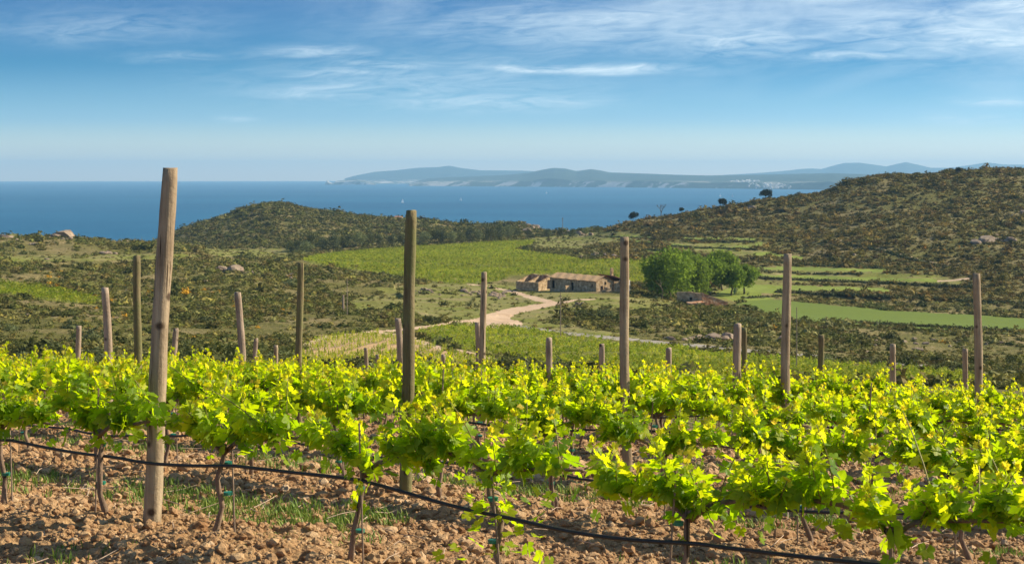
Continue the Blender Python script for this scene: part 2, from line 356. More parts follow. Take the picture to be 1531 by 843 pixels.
M = dict(soil=mat_soil(), clod=mat_clod(), ground=mat_ground(), meadow=mat_meadow(), crop=mat_crop(), terrace=mat_vinefloor('terrace_green', (.13, .17, .025), (.21, .25, .045)),
    vf_green=mat_vinefloor('vineyard_floor_green', (.10, .12, .02), (.20, .19, .045)), vf_brown=mat_vinefloor('vineyard_floor_brown', (.34, .22, .11), (.46, .32, .18)),
    dirt=mat_road('dirt_track', (.38, .26, .16), (.56, .42, .29)), paved=mat_road('grey_road', (.22, .20, .165), (.32, .29, .24)),
    scrub=mat_scrub(), leaf=mat_leaf(), shrub=mat_objscrub('shrub_leaves', (.085, .095, .026)), olive=mat_objscrub('grey_green_leaves', (.12, .14, .06)),
    tree=mat_objscrub('broadleaf_leaves', (.16, .235, .028), .12, .5), pine=mat_objscrub('pine_needles', (.028, .042, .016), .2, .1), broom=mat_objscrub('broom_flowers', (.42, .26, .02), .2, .2),
    post_brown=mat_bark('post_wood_brown', (.16, .11, .065), (.47, .37, .245)), post_green=mat_bark('post_wood_green', (.09, .07, .035), (.30, .24, .13), 18, (.13, .14, .05)),
    post_grey=mat_bark('post_wood_grey', (.18, .13, .09), (.44, .34, .25)), vinebark=mat_bark('vine_bark', (.10, .065, .045), (.30, .21, .145), 30),
    twig=mat_plain('green_shoot', (.22, .20, .05)), bark=mat_bark('tree_bark', (.10, .075, .05), (.22, .17, .12), 4), stake=mat_plain('stake_metal', (.22, .155, .105), .6, .4, 30),
    tie=mat_plain('green_tie', (.012, .17, .10), .5, .5), hose=mat_plain('black_hose', (.018, .016, .015), .5, .45, 30), stone=mat_stone('stone_wall', (.32, .22, .12), (.47, .34, .20), (.58, .45, .29)),
    redstone=mat_stone('red_stone_wall', (.34, .15, .075), (.46, .26, .14), (.54, .40, .28), 1.8), tiles=mat_tiles(), darktiles=mat_plain('old_roof_tiles', (.21, .105, .07), .9, .1, 2, .4),
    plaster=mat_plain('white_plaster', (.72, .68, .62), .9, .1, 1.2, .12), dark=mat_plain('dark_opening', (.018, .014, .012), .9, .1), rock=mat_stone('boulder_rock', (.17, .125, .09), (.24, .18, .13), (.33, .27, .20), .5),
    grass=mat_plain('grass_blade', (.13, .21, .035), .6, .3, 3, .4), sail=mat_plain('white_sail', (.9, .9, .9)), hull=mat_plain('white_hull', (.8, .8, .8)), prune=mat_plain('dry_pruning', (.42, .31, .22), .8, .2, 20), sea=mat_sea(), far=mat_farland(), sand=mat_plain('dry_wood', (.35, .28, .22)))
def grass_mat():
    m, N, L = new_mat('weed_grass'); a = attr_(N, 'tint')
    c = ramp(N, L, a, [(0, (.06, .12, .015)), (.5, (.15, .24, .03)), (.85, (.28, .34, .06)), (1, (.48, .42, .18))]); return finish(m, N, L, c, .6, None, spec=.3, transl=.3)
M['grass'] = grass_mat()

# ------------------------------------------------------------------ terrain height
ROWD = np.array([.827, -.563]); NRM = np.array([.563, .827])    # along a row (to the right and nearer) / across the rows
K0, KS = 5.94, 2.8
GK = ([-6, 3, 5.94, 8.74, 11.5, 14.3, 17.1, 19.9, 22.7, 25.5, 28.3, 31, 36, 44], [-1.4, -1.85, -2.16, -2.46, -2.78, -3.1, -3.42, -3.84, -4.3, -4.8, -5.35, -5.95, -7.0, -8.3])
def z_near(x, y):
    K = NRM[0]*x+NRM[1]*y; S = ROWD[0]*x+ROWD[1]*y
    S0 = -6.5
    d = S-S0
    return np.interp(K, GK[0], GK[1]) + np.where(d < 0, .04*d-.0012*d*d, .012*d)
SKY_R = ([812, 870, 900, 925, 960, 1020, 1080, 1140, 1200, 1240, 1270, 1330, 1400, 1480, 1531, 2200], [347, 345, 346, 338, 329, 320, 311, 300, 291, 287, 271, 264, 258, 255, 253, 235])
SKY_L = ([-900, 130, 220, 240, 262, 300, 340, 390, 420, 470, 560, 640, 700, 760, 795, 812, 870, 900, 1000, 1200, 1531, 2200], [400, 395, 368, 360, 347, 332, 320, 304, 304, 313, 324, 328, 336, 335, 337, 349, 347, 349, 360, 350, 330, 320])
def C(*pairs): return ([p[0] for p in pairs], [p[1] for p in pairs])
CURVES = [(50, C((0, 585), (1531, 600))), (60, C((0, 577), (1531, 592))), (100, C((0, 556), (765, 562), (1531, 585))),
 (150, C((0, 541), (400, 545), (765, 549), (1100, 558), (1531, 577))), (200, C((0, 517), (400, 523), (765, 530), (1000, 536), (1200, 546), (1531, 560))),
 (260, C((0, 487), (400, 493), (765, 500), (1000, 507), (1200, 517), (1531, 535))), (330, C((0, 457), (400, 463), (765, 473), (1000, 478), (1200, 489), (1531, 506))),
 (430, C((-700, 424), (0, 424), (400, 431), (765, 445), (850, 440), (920, 438), (1000, 450), (1200, 465), (1531, 481))), (520, C((-700, 396), (0, 396), (400, 409), (765, 421), (1000, 429), (1200, 436), (1400, 441), (1531, 437))),
 (620, C((-700, 372), (0, 372), (400, 395), (765, 401), (1000, 399), (1200, 405), (1400, 400), (1531, 388))),
 (720, C((-700, 354), (0, 356), (75, 354), (110, 355), (150, 360), (250, 364), (300, 372), (400, 385), (765, 386), (870, 383), (1000, 376), (1200, 371), (1400, 352), (1531, 343), (2200, 320))),
 (850, C((-700, 368), (130, 370), (260, 376), (400, 376), (765, 369), (870, 369), (1000, 353), (1200, 331), (1400, 304), (1531, 295), (2200, 275))),
 (1000, C((-700, 385), (130, 383), (240, 376), (400, 352), (560, 355), (765, 355), (812, 358), (870, 353), (900, SKY_R[1][2]), (925, 338), (960, 329), (1020, 320), (1080, 311), (1140, 300), (1200, 291), (1240, 287), (1270, 271), (1330, 264), (1400, 258), (1480, 255), (1531, 253), (2200, 235))),
 (1250, SKY_L), (1600, C((0, 405), (1531, 405))), (2000, C((0, 378), (1531, 378)))]
_pxg = np.arange(-900, 2401, 10.0); _lg = np.linspace(math.log(50), math.log(2000), 260)
_Z = np.zeros((len(_pxg), len(_lg)))
_ld = np.log([c[0] for c in CURVES]); _zc = np.array([-(np.interp(_pxg, *c[1])-Y0)*c[0]/F for c in CURVES])
def _cat(xk, yk, x):   # monotone-ish cubic
    h = np.diff(xk); d = np.diff(yk)/h; m_ = np.zeros_like(yk)
    m_[1:-1] = np.where(d[1:]*d[:-1] > 0, 2*d[1:]*d[:-1]/(d[1:]+d[:-1]+1e-12), 0); m_[0] = d[0]; m_[-1] = d[-1]
    i = np.clip(np.searchsorted(xk, x)-1, 0, len(h)-1); t = (x-xk[i])/h[i]
    return (2*t**3-3*t**2+1)*yk[i]+(t**3-2*t**2+t)*h[i]*m_[i]+(-2*t**3+3*t**2)*yk[i+1]+(t**3-t**2)*h[i]*m_[i+1]
for _i in range(len(_pxg)): _Z[_i] = _cat(_ld, _zc[:, _i], _lg)
_k = np.array([1, 2, 3, 2, 1.])/9.; _Zp = np.pad(_Z, ((2, 2), (0, 0)), 'edge'); _Z = sum(_k[j]*_Zp[j:j+len(_pxg)] for j in range(5))
def z_far(x, y):
    D = np.clip(y, 50, 1999); px = np.clip(CX+F*x/D, -899, 2399); l = np.log(D)
    fi = (px+900)/10.; fj = (l-_lg[0])/(_lg[1]-_lg[0]); i = np.clip(fi.astype(int), 0, len(_pxg)-2); j = np.clip(fj.astype(int), 0, len(_lg)-2); a = fi-i; b = fj-j
    return (_Z[i, j]*(1-a)+_Z[i+1, j]*a)*(1-b)+(_Z[i, j+1]*(1-a)+_Z[i+1, j+1]*a)*b
def Hs(x, y):
    x = np.asarray(x, float); y = np.asarray(y, float)
    t = smooth(34, 58, y); z = z_near(x, y)*(1-t)+z_far(x, np.maximum(y, 50))*t
    return np.maximum(z, -104.0)

# ---- regions, given as outlines in plan (bearing, and row on the slope) with their depth range
FIELD_BIG = [(452, 388), (470, 382), (560, 373), (640, 368), (755, 361), (800, 360), (795, 366), (768, 373), (800, 378), (850, 384), (870, 390), (930, 388), (968, 392), (985, 400), (975, 425), (935, 421), (900, 415), (820, 410), (765, 413), (745, 421), (690, 426), (630, 420), (560, 408), (500, 401), (460, 393)]
FIELD_STRIPE = [(425, 560), (452, 519), (480, 508), (520, 499), (590, 499), (618, 503), (640, 517), (690, 529), (735, 541), (770, 560)]
FIELD_MID = [(620, 498), (650, 490), (700, 486), (766, 489), (830, 500), (900, 508), (1000, 520), (1090, 530), (1260, 545), (1430, 556), (1500, 580), (1200, 585), (900, 570), (790, 541), (735, 532), (690, 522), (650, 510)]
FIELD_LEFT = [(-80, 414), (0, 420), (60, 427), (110, 437), (152, 449), (140, 456), (90, 452), (0, 440), (-80, 432)]
FIELD_CROP = [(1098, 456), (1120, 449), (1150, 447), (1245, 456), (1328, 464), (1455, 471), (1540, 476), (1700, 484), (1700, 505), (1540, 499), (1446, 496), (1343, 490), (1245, 486), (1180, 478), (1131, 465)]
MEADOW = [[(640, 480), (600, 455), (560, 430), (640, 424), (740, 424), (770, 428), (850, 432), (900, 441), (940, 444), (1010, 450), (990, 462), (900, 462), (840, 470), (800, 480), (940, 500), (960, 506), (860, 498), (780, 486)],
          [(520, 450), (560, 440), (600, 450), (590, 462), (530, 462)],
          [(1070, 425), (1130, 415), (1180, 425), (1200, 440), (1150, 447), (1100, 452), (1060, 445)],
          [(1130, 398), (1240, 403), (1400, 412), (1440, 420), (1430, 430), (1330, 425), (1200, 424), (1130, 412)],
          [(1075, 352), (1120, 356), (1145, 364), (1130, 372), (1040, 371), (1000, 365), (960, 360), (1060, 364), (1110, 362)],
          [(1010, 372), (1150, 375), (1140, 383), (1050, 381)], [(0, 383), (250, 379), (310, 383), (250, 388), (0, 392)],
          [(760, 360), (900, 345), (960, 350), (950, 362), (880, 366), (870, 372), (810, 372)], [(300, 372), (440, 372), (470, 378), (440, 386), (330, 384)]]
TERR = [[(1002, 363), (1026, 366.5), (1062, 369.5), (1120, 367), (1137, 361), (1142, 363), (1130, 373), (1084, 374.5), (1040, 373), (1002, 369)], [(1018, 354.5), (1080, 356), (1131, 356.5), (1131, 359.5), (1080, 360), (1018, 358)], [(905, 352), (960, 353), (1010, 355), (1010, 357), (960, 356), (905, 355)], [(930, 358), (990, 361), (990, 363.5), (930, 361)], [(975, 372), (1010, 376), (1000, 379), (965, 376)],
 [(1130, 398), (1230, 400), (1330, 403), (1330, 407), (1230, 405), (1130, 403)], [(1127, 410), (1250, 413), (1400, 417), (1400, 422), (1250, 419), (1127, 416)], [(1100, 425), (1200, 427), (1330, 430), (1330, 436), (1200, 435), (1130, 441), (1160, 446), (1100, 451), (1070, 441)], [(1130, 376), (1200, 383), (1200, 387), (1125, 381)]]
ROADS_DIRT = [[(700, 425, 1.8), (732, 428, 2.2), (780, 440, 6), (807, 448, 8), (831, 453, 6), (800, 459, 10), (766, 465, 14), (746, 473, 20), (735, 481, 26), (700, 482, 10), (678, 482, 5), (630, 489, 4.5), (586, 494.5, 4), (545, 497, 4), (480, 506, 4), (430, 524, 8)],
              [(831, 453, 5), (860, 449, 3), (888, 447, 2)], [(560, 496, 4), (610, 503, 5), (640, 514, 6), (657, 519, 6), (698, 527, 7), (739, 538, 8), (790, 547, 8), (900, 560, 8)], [(735, 481, 20), (768, 483, 12), (776, 487, 4)],
              [(1404, 421, 2.5), (1440, 417, 2.5), (1462, 415, 2)], [(1235, 356, 1.1), (1313, 371, 1.3), (1366, 386, 1.4), (1427, 400, 1.4)]]
ROADS_PAVED = [[(772, 487, 6), (831, 496.5, 6), (882, 502, 6), (960, 509, 6), (1050, 517, 6), (1131, 525, 6), (1245, 535, 6), (1328, 543, 5.5), (1400, 548, 5)]]
PATH_LINE = [[(475, 391, 1.2), (627, 395, 1.2), (702, 397, 1.2), (759, 402, 1.2)]]
def regions(px, py, D):
    """0 scrub 1 big vineyard 2 striped vineyard 3 mid vineyard 4 left vineyard 5 crop 6 meadow 7 dirt 8 paved"""
    r = np.zeros(px.shape, int); ok = (D > 120) & (D < 1050)
    for P in MEADOW: r[inpoly(px, py, P) & ok] = 6
    for i, P in ((1, FIELD_BIG), (2, FIELD_STRIPE), (3, FIELD_MID), (4, FIELD_LEFT), (5, FIELD_CROP)): r[inpoly(px, py, P) & ok] = i
    for P in TERR: r[inpoly(px, py, P) & ok] = 10
    for ln in PATH_LINE: r[(seg_dist(px, py, ln, 3.0) < 1) & ok] = 6
    for ln in ROADS_DIRT: r[(seg_dist(px, py, ln, 3.0) < 1) & ok] = 7
    for ln in ROADS_PAVED: r[(seg_dist(px, py, ln, 3.0) < 1) & ok] = 8
    return r
def H(x, y):
    x = np.asarray(x, float); y = np.asarray(y, float); z = Hs(x, y)
    t = smooth(100, 200, y)
    D = np.maximum(y, 1); px = CX+F*x/D; py = Y0-z*F/D
    fl = np.zeros(x.shape)
    fl[inpoly(px, py, [(440, 390), (560, 366), (800, 355), (1000, 385), (1100, 430), (1100, 440), (1700, 470), (1700, 510), (1300, 495), (1000, 470), (640, 470), (560, 410)])] = 1
    z = z+t*(1-.85*fl)*((fbm(x/42, y/42, 4, 5)-.5)*6.0*smooth(150, 500, y)+(fbm(x/9, y/9, 3, 8)-.5)*1.3)
    return np.maximum(z, -104.0)
def soil_detail(x, y):
    return (fbm(x/.6, y/.6, 3, 21)-.5)*.16+(np.abs(fbm(x/.20, y/.20, 3, 31)-.5))*-.13+(fbm(x/.06, y/.06, 2, 41)-.5)*.04

# ------------------------------------------------------------------ ground sheet
def build_ground():
    us = np.concatenate([np.linspace(-1.2, -.45, 60)[:-1], np.linspace(-.45, -.385, 30)[:-1], np.linspace(-.385, .385, 960), np.linspace(.385, .45, 30)[1:], np.linspace(.45, 1.2, 60)[1:]])
    Ds = np.concatenate([np.linspace(-4, 2, 12)[:-1], np.exp(np.linspace(math.log(2), math.log(5), 90))[:-1], np.exp(np.linspace(math.log(5), math.log(22), 400))[:-1], np.exp(np.linspace(math.log(22), math.log(150), 150))[:-1], np.exp(np.linspace(math.log(150), math.log(1300), 430))[:-1], np.linspace(1300, 2000, 40)])
    UU, DD = np.meshgrid(us, Ds); X = UU*np.maximum(DD, 2.0)*np.where(DD < 6, 1+(6-np.maximum(DD, 2))*.5*(np.abs(UU) > .45), 1); Yg = DD.copy()
    Z = H(X, Yg); f = 1-smooth(30, 60, Yg); Z = Z+f*soil_detail(X, Yg)
    K = NRM[0]*X+NRM[1]*Yg
    Z += f*.05*np.cos((K-K0)/KS*2*math.pi)     # soil ridged up along each row
    nr, nc = X.shape; V = np.stack([X, Yg, Z], 2).reshape(-1, 3)
    idx = np.arange(nr*nc).reshape(nr, nc)
    Q = np.stack([idx[:-1, :-1], idx[:-1, 1:], idx[1:, 1:], idx[1:, :-1]], 2).reshape(-1, 4)
    cx = V[Q].mean(1); D = np.maximum(cx[:, 1], 1); px = CX+F*cx[:, 0]/D; py = Y0-cx[:, 2]*F/D
    jx = (fbm(cx[:, 0]/3, cx[:, 1]/6, 2, 77)-.5)
    jy = (fbm(cx[:, 0]/7, cx[:, 1]/12, 3, 79)-.5); reg = regions(px+jx*5, py+jx*1.6+jy*2.4, D); reg[(D < 46)] = 9
    names = {0: ('hillside', M['ground']), 1: ('vineyard_field', M['vf_green']), 2: ('striped_vineyard_field', M['vf_brown']), 3: ('valley_vineyard_field', M['vf_green']), 4: ('slope_vineyard_field', M['vf_green']),
             5: ('crop_field', M['crop']), 6: ('meadow', M['meadow']), 10: ('terrace_grass', M['terrace']), 7: ('dirt_road', M['dirt']), 8: ('paved_road', M['paved']), 9: ('vineyard_soil', M['soil'])}
    for k, (nm, mt) in names.items():
        q = Q[reg == k]
        if not len(q): continue
        u, inv = np.unique(q, return_inverse=True)
        o = link(nm, mesh_np(nm, V[u], [inv.reshape(-1, 4)], mt, k not in (9,) )); o['kind'] = 'structure'
    return
build_ground()
# sea
def build_sea():
    n = 128; rr = [0, 1500, 3000, 6000, 12000, 20000, 36000]; V = [(0, 0, -100)]
    for r in rr[1:]:
        for k in range(n): V.append((r*math.cos(2*math.pi*k/n), r*math.sin(2*math.pi*k/n), -100))
    T = [[0, 1+k, 1+(k+1) % n] for k in range(n)]; Qd = [[1+(j*n)+k, 1+((j+1)*n)+k, 1+((j+1)*n)+(k+1) % n, 1+(j*n)+(k+1) % n] for j in range(len(rr)-2) for k in range(n)]
    o = link('sea', mesh_np('sea', V, [T, Qd], M['sea'])); o['kind'] = 'structure'
build_sea()
# far coast
FAR = {}
def far_land(name, sky, Dw, W, cliff, seed, rough=.12, back=.5, h0=0.0):
    x0, x1 = sky[0][0], sky[0][-1]; pxs = np.arange(x0, x1+.1, 1.0); ts = np.concatenate([np.linspace(0, .06, 8)[:-1], np.linspace(.06, 1, 40), np.linspace(1, 1+back, 8)[1:]])
    P, T = np.meshgrid(pxs, ts); dw = np.interp(P, *Dw); D = dw+T*W; ztop = (Y0-np.interp(P, *sky))*(dw+W)/F
    prof = np.where(T < .06, cliff*(T/.06), cliff+(1-cliff)*smooth(.06, 1.0, T)); prof = np.where(T > 1, 1-((T-1)/back)**1.5, prof)
    X = (P-CX)/F*D; n = fbm(X/900, D/900, 5, seed)-.5; n2 = fbm(X/260, D/400, 4, seed+9)-.5
    hgt = np.maximum(ztop+100, 4); Zz = -100+hgt*np.clip(prof*(1+rough*2*n*np.sin(np.clip(T, 0, 1)*math.pi))+.25*n2*np.minimum(T*14, 1)*np.clip(1-T, 0, 1), 0, 2) - 2*(T == 0)
    Zz = np.where(T > 1, np.minimum(Zz, -100+hgt), Zz); nr, nc = P.shape; idx = np.arange(nr*nc).reshape(nr, nc)
    Q = np.stack([idx[:-1, :-1], idx[:-1, 1:], idx[1:, 1:], idx[1:, :-1]], 2).reshape(-1, 4)
    o = link(name, mesh_np(name, np.stack([X, D, Zz], 2).reshape(-1, 3), [Q], M['far'], True)); o['kind'] = 'structure'
    FAR[name] = (pxs, ts, X, D, Zz)
far_land('far_mountains', C((1080, 262), (1130, 259), (1170, 256), (1195, 253), (1215, 252), (1228, 253), (1245, 248), (1262, 244), (1285, 243.5), (1305, 246), (1325, 249), (1342, 245), (1355, 242.5), (1370, 246), (1392, 251), (1420, 251), (1450, 247), (1475, 243), (1500, 246), (1560, 247), (1700, 255)), C((1080, 21000), (1700, 21000)), 5000, .1, 3, .05)
far_land('far_headland', C((515, 267), (530, 263), (560, 257), (590, 255), (625, 251), (655, 250), (672, 248), (690, 251.5), (720, 255), (770, 255), (820, 257), (900, 259), (960, 262), (1000, 264)), C((515, 21000), (1000, 21000)), 4500, .15, 4, .06)
far_land('coastal_cliffs', C((612, 274), (622, 271), (640, 267), (665, 265.5), (700, 264), (760, 261.5), (790, 258.5), (810, 254), (828, 251), (845, 252), (862, 256), (884, 253), (898, 255), (912, 258), (960, 259.5), (1010, 261.5), (1060, 262.5), (1150, 261), (1240, 259), (1300, 261), (1450, 262)), C((612, 16200), (700, 15400), (900, 14000), (1100, 12300), (1250, 11200), (1450, 11000)), 3000, .42, 5, .1)
far_land('cape_island', C((486, 274), (489, 269.8), (493, 272.5), (497, 274.3), (502, 271), (510, 270), (520, 269), (530, 268), (545, 270), (556, 273.5), (562, 275)), C((486, 18800), (562, 18600)), 500, .65, 6, .1)
# haze: one closed box of even, thin air
def haze():
    m, N, L = new_mat('haze_air'); out = N.new('ShaderNodeOutputMaterial'); v = N.new('ShaderNodeVolumePrincipled')
    v.inputs['Color'].default_value = (.36, .68, 1.0, 1); v.inputs['Density'].default_value = 5.2e-5; v.inputs['Anisotropy'].default_value = 0.1
    L.new(v.outputs[0], out.inputs['Volume'])
    b = MB(); b.box((0, 0, 147), (72600, 72600, 506)); o = b.build('haze', m); o['kind'] = 'stuff'; o['label'] = 'pale blue haze over the sea and coast'
haze()

# ------------------------------------------------------------------ placing helpers
def D_on_row(px, n): 
    u = (px-CX)/F; return (K0+KS*n)/(NRM[0]*u+NRM[1])
def ground_hit(px, py, lo=60., hi=1400.):
    """march down a bearing until the slope is met"""
    Dv = np.exp(np.linspace(math.log(lo), math.log(hi), 1500)); x = (px-CX)/F*Dv; z = H(x, Dv); yy = Y0-z*F/Dv
    ok = np.nonzero(yy <= py)[0]; i = ok[0] if len(ok) else int(np.argmin(yy))
    return float(x[i]), float(Dv[i]), float(z[i])
def Hp(x, y): return float(H(np.array([x]), np.array([y]))[0])

# ------------------------------------------------------------------ foreground posts
ORD = ['nearest', 'second', 'third', 'fourth', 'fifth', 'sixth', 'seventh', 'eighth', 'ninth']
def post(px_top, y_top, px_base, row, rad, mat, label, group, seed, lean_y=0.0, taper=.93):
    D = D_on_row(px_base, row)*(1.014 if row == 0 else 1.0); x = (px_base-CX)/F*D; zb = Hp(x, D)+.02
    zt = -(y_top-Y0)*D/F; xt = (px_top-CX)/F*D; h = max(zt-zb, .5); rng = random.Random(seed); rs = np.random.RandomState(seed)
    n = 20; m_ = 26; V = []; ph = rng.random()*6; lob = rs.rand(n)*.16-.08
    for i in range(m_+1):
        t = i/m_; z = -.06+(h+.06)*t
        cx = (xt-x)*t+.006*math.sin(t*7+ph)+.010*math.sin(t*2.6+ph*2); cy = lean_y*t+.006*math.cos(t*6+ph)
        r = rad*(1.06-(1.06-taper)*t)*(1+.025*math.sin(t*17+ph)+.02*math.sin(t*41+ph*3))
        if i == m_: r *= .93
        for k in range(n):
            a = 2*math.pi*k/n; rr = r*(1+lob[k]*.5+.02*(rs.rand()-.5)); V.append((cx+rr*math.cos(a), cy+rr*math.sin(a), z+(.005*math.sin(a*2+ph) if i == m_ else 0)))
    V.append(((xt-x)+.0, lean_y, h+.004))
    Fq = [[i*n+k, i*n+(k+1) % n, (i+1)*n+(k+1) % n, (i+1)*n+k] for i in range(m_) for k in range(n)]; Tt = [[len(V)-1, m_*n+k, m_*n+(k+1) % n] for k in range(n)]
    o = link('wooden_post', mesh_np('wooden_post', V, [Fq, Tt], M[mat], True), None, (x, D, zb)); set_props(o, label, 'post', group); return o
G = 'wooden posts of the vineyard'
post(255, 252, 222, 0, .052, 'post_brown', 'tallest thick brown wooden post leaning right in the nearest vine row', G, 1)
post(613, 315, 608, 1, .047, 'post_green', 'tall greenish brown wooden post left of centre in the second vine row', G, 2)
post(934, 355, 937, 2, .045, 'post_brown', 'tall brown cracked wooden post in front of the farmhouse end and the green trees', G, 3)
post(1178, 380, 1174, 3, .048, 'post_brown', 'tall straight pale brown post left of the bright green crop field', G, 4)
post(1461, 409, 1463, 4, .048, 'post_brown', 'tall reddish brown post furthest right, its top on the scrubby hill', G, 5)
post(206, 382, 208, 2, .046, 'post_green', 'slim dark green mossy post just left of the tallest post', G, 6)
post(449, 393, 447, 3, .046, 'post_green', 'slim dark greenish post standing alone left of the big green vineyard field', G, 7)
post(724, 407, 721, 4, .046, 'post_brown', 'slim brown post rising in front of the pale dirt road junction', G, 8)
S_ = 'short leaning grey posts'
post(156, 430, 167, 2, .048, 'post_grey', 'pale grey post leaning left beside the slim mossy post', S_, 9)
post(356, 437, 366, 3, .050, 'post_grey', 'pale grey thick post leaning left over the scrub slope', S_, 10)
post(594, 476, 604, 4, .052, 'post_grey', 'pale grey post leaning left, right behind the tall greenish post', S_, 11)
post(713, 482, 717, 5, .05, 'post_grey', 'grey post half hidden directly left of the slim brown post at the road junction', S_, 12)
post(118, 487, 115, 5, .060, 'post_grey', 'short brownish grey stub post furthest left in the vineyard', S_, 13)
post(263, 491, 254, 4, .05, 'post_grey', 'short grey post leaning right just behind the tallest post', S_, 14)
post(382, 506, 378, 5, .045, 'post_grey', 'small grey stub post right of the thick leaning grey post', S_, 15)
post(412, 516, 412, 6, .05, 'post_brown', 'tiny brown stub post left of the lone slim greenish post', S_, 16)
post(547, 520, 547, 6, .045, 'post_brown', 'tiny brown stub post in front of the striped vine rows', S_, 17)
post(565, 530, 567, 5, .045, 'post_grey', 'tiny grey stub just above the vine leaves, left of the leaning post at centre left', S_, 18)
post(664, 530, 664, 6, .045, 'post_grey', 'tiny grey stub just above the vine leaves between the two central tall posts', S_, 19)
post(820, 505, 825, 4, .048, 'post_grey', 'short grey post leaning left in front of the valley vineyard', S_, 20)
post(900, 514, 903, 5, .050, 'post_grey', 'short grey post just left of the tall cracked post', S_, 21)
post(999, 520, 1000, 5, .050, 'post_grey', 'short upright grey post right of the tall cracked post', S_, 22)
post(1102, 484, 1101, 4, .055, 'post_grey', 'thick pale grey post of a touching pair left of the crop field', S_, 23)
post(1114, 490, 1112, 6, .050, 'post_green', 'thin dark green post of the touching pair left of the crop field', S_, 24)
post(1227, 501, 1226, 5, .046, 'post_green', 'thin dark green post below the bright crop field', S_, 25)
post(1336, 514, 1335, 6, .050, 'post_brown', 'thin brown post midway between two taller ones, lower right', S_, 26)
post(1444, 521, 1441, 7, .050, 'post_brown', 'thin brown post just left of the rightmost tall post', S_, 27)

# ------------------------------------------------------------------ vines
def leaf_template():
    a = np.radians([0, 14, 27, 40, 54, 68, 84, 98, 112, 128, 146, 164]); r = np.array([1.0, .80, .60, .74, .92, .74, .56, .68, .76, .66, .60, .50])
    aa = np.concatenate([a, -a[::-1][:-1]]); rr = np.concatenate([r, r[::-1][:-1]]); P = [(0, 0, 0)]+[(q*math.cos(b), q*math.sin(b), 0) for b, q in zip(aa, rr)]
    P = np.array(P); n = len(aa); T = [[0, 1+i, 1+i+1] for i in range(n-1) if i != len(a)-1]
    return P, np.array(T)
LP, LT = leaf_template()
LP_S, LT_S = (lambda idx: (LP[[0]+idx], np.array([[0, i+1, i+2] for i in range(len(idx)-1)])))([13, 15, 17, 19, 21, 23, 1, 3, 5, 7, 9, 11]) if False else (LP, LT)
class Leaves:
    def __init__(s): s.V = []; s.F = []; s.A = []; s.n = 0
    def add(s, p, d, nrm, size, tint, rs):
        d = d/np.linalg.norm(d); nrm = nrm-d*np.dot(nrm, d); nn = np.linalg.norm(nrm)
        if nn < 1e-3: nrm = np.cross(d, [1, .3, .2]); nn = np.linalg.norm(nrm)
        nrm /= nn; b = np.cross(nrm, d); L_ = LP.copy(); fold = rs.uniform(-.15, .45); cup = rs.uniform(-.55, .1)
        z = fold*np.abs(L_[:, 1])+cup*(L_[:, 0]**2+L_[:, 1]**2)*.5+rs.normal(0, .045, len(L_))
        V = p+size*(L_[:, :1]*d+L_[:, 1:2]*b*rs.uniform(.85, 1.1)+z[:, None]*nrm); s.V.append(V); s.F.append(LT+s.n); s.n += len(V); s.A.append(np.full(len(V), np.clip(tint, 0, 1)))
    def mesh(s, name): return mesh_np(name, np.concatenate(s.V), [np.concatenate(s.F)], M['leaf'], True, {'tint': np.concatenate(s.A)})
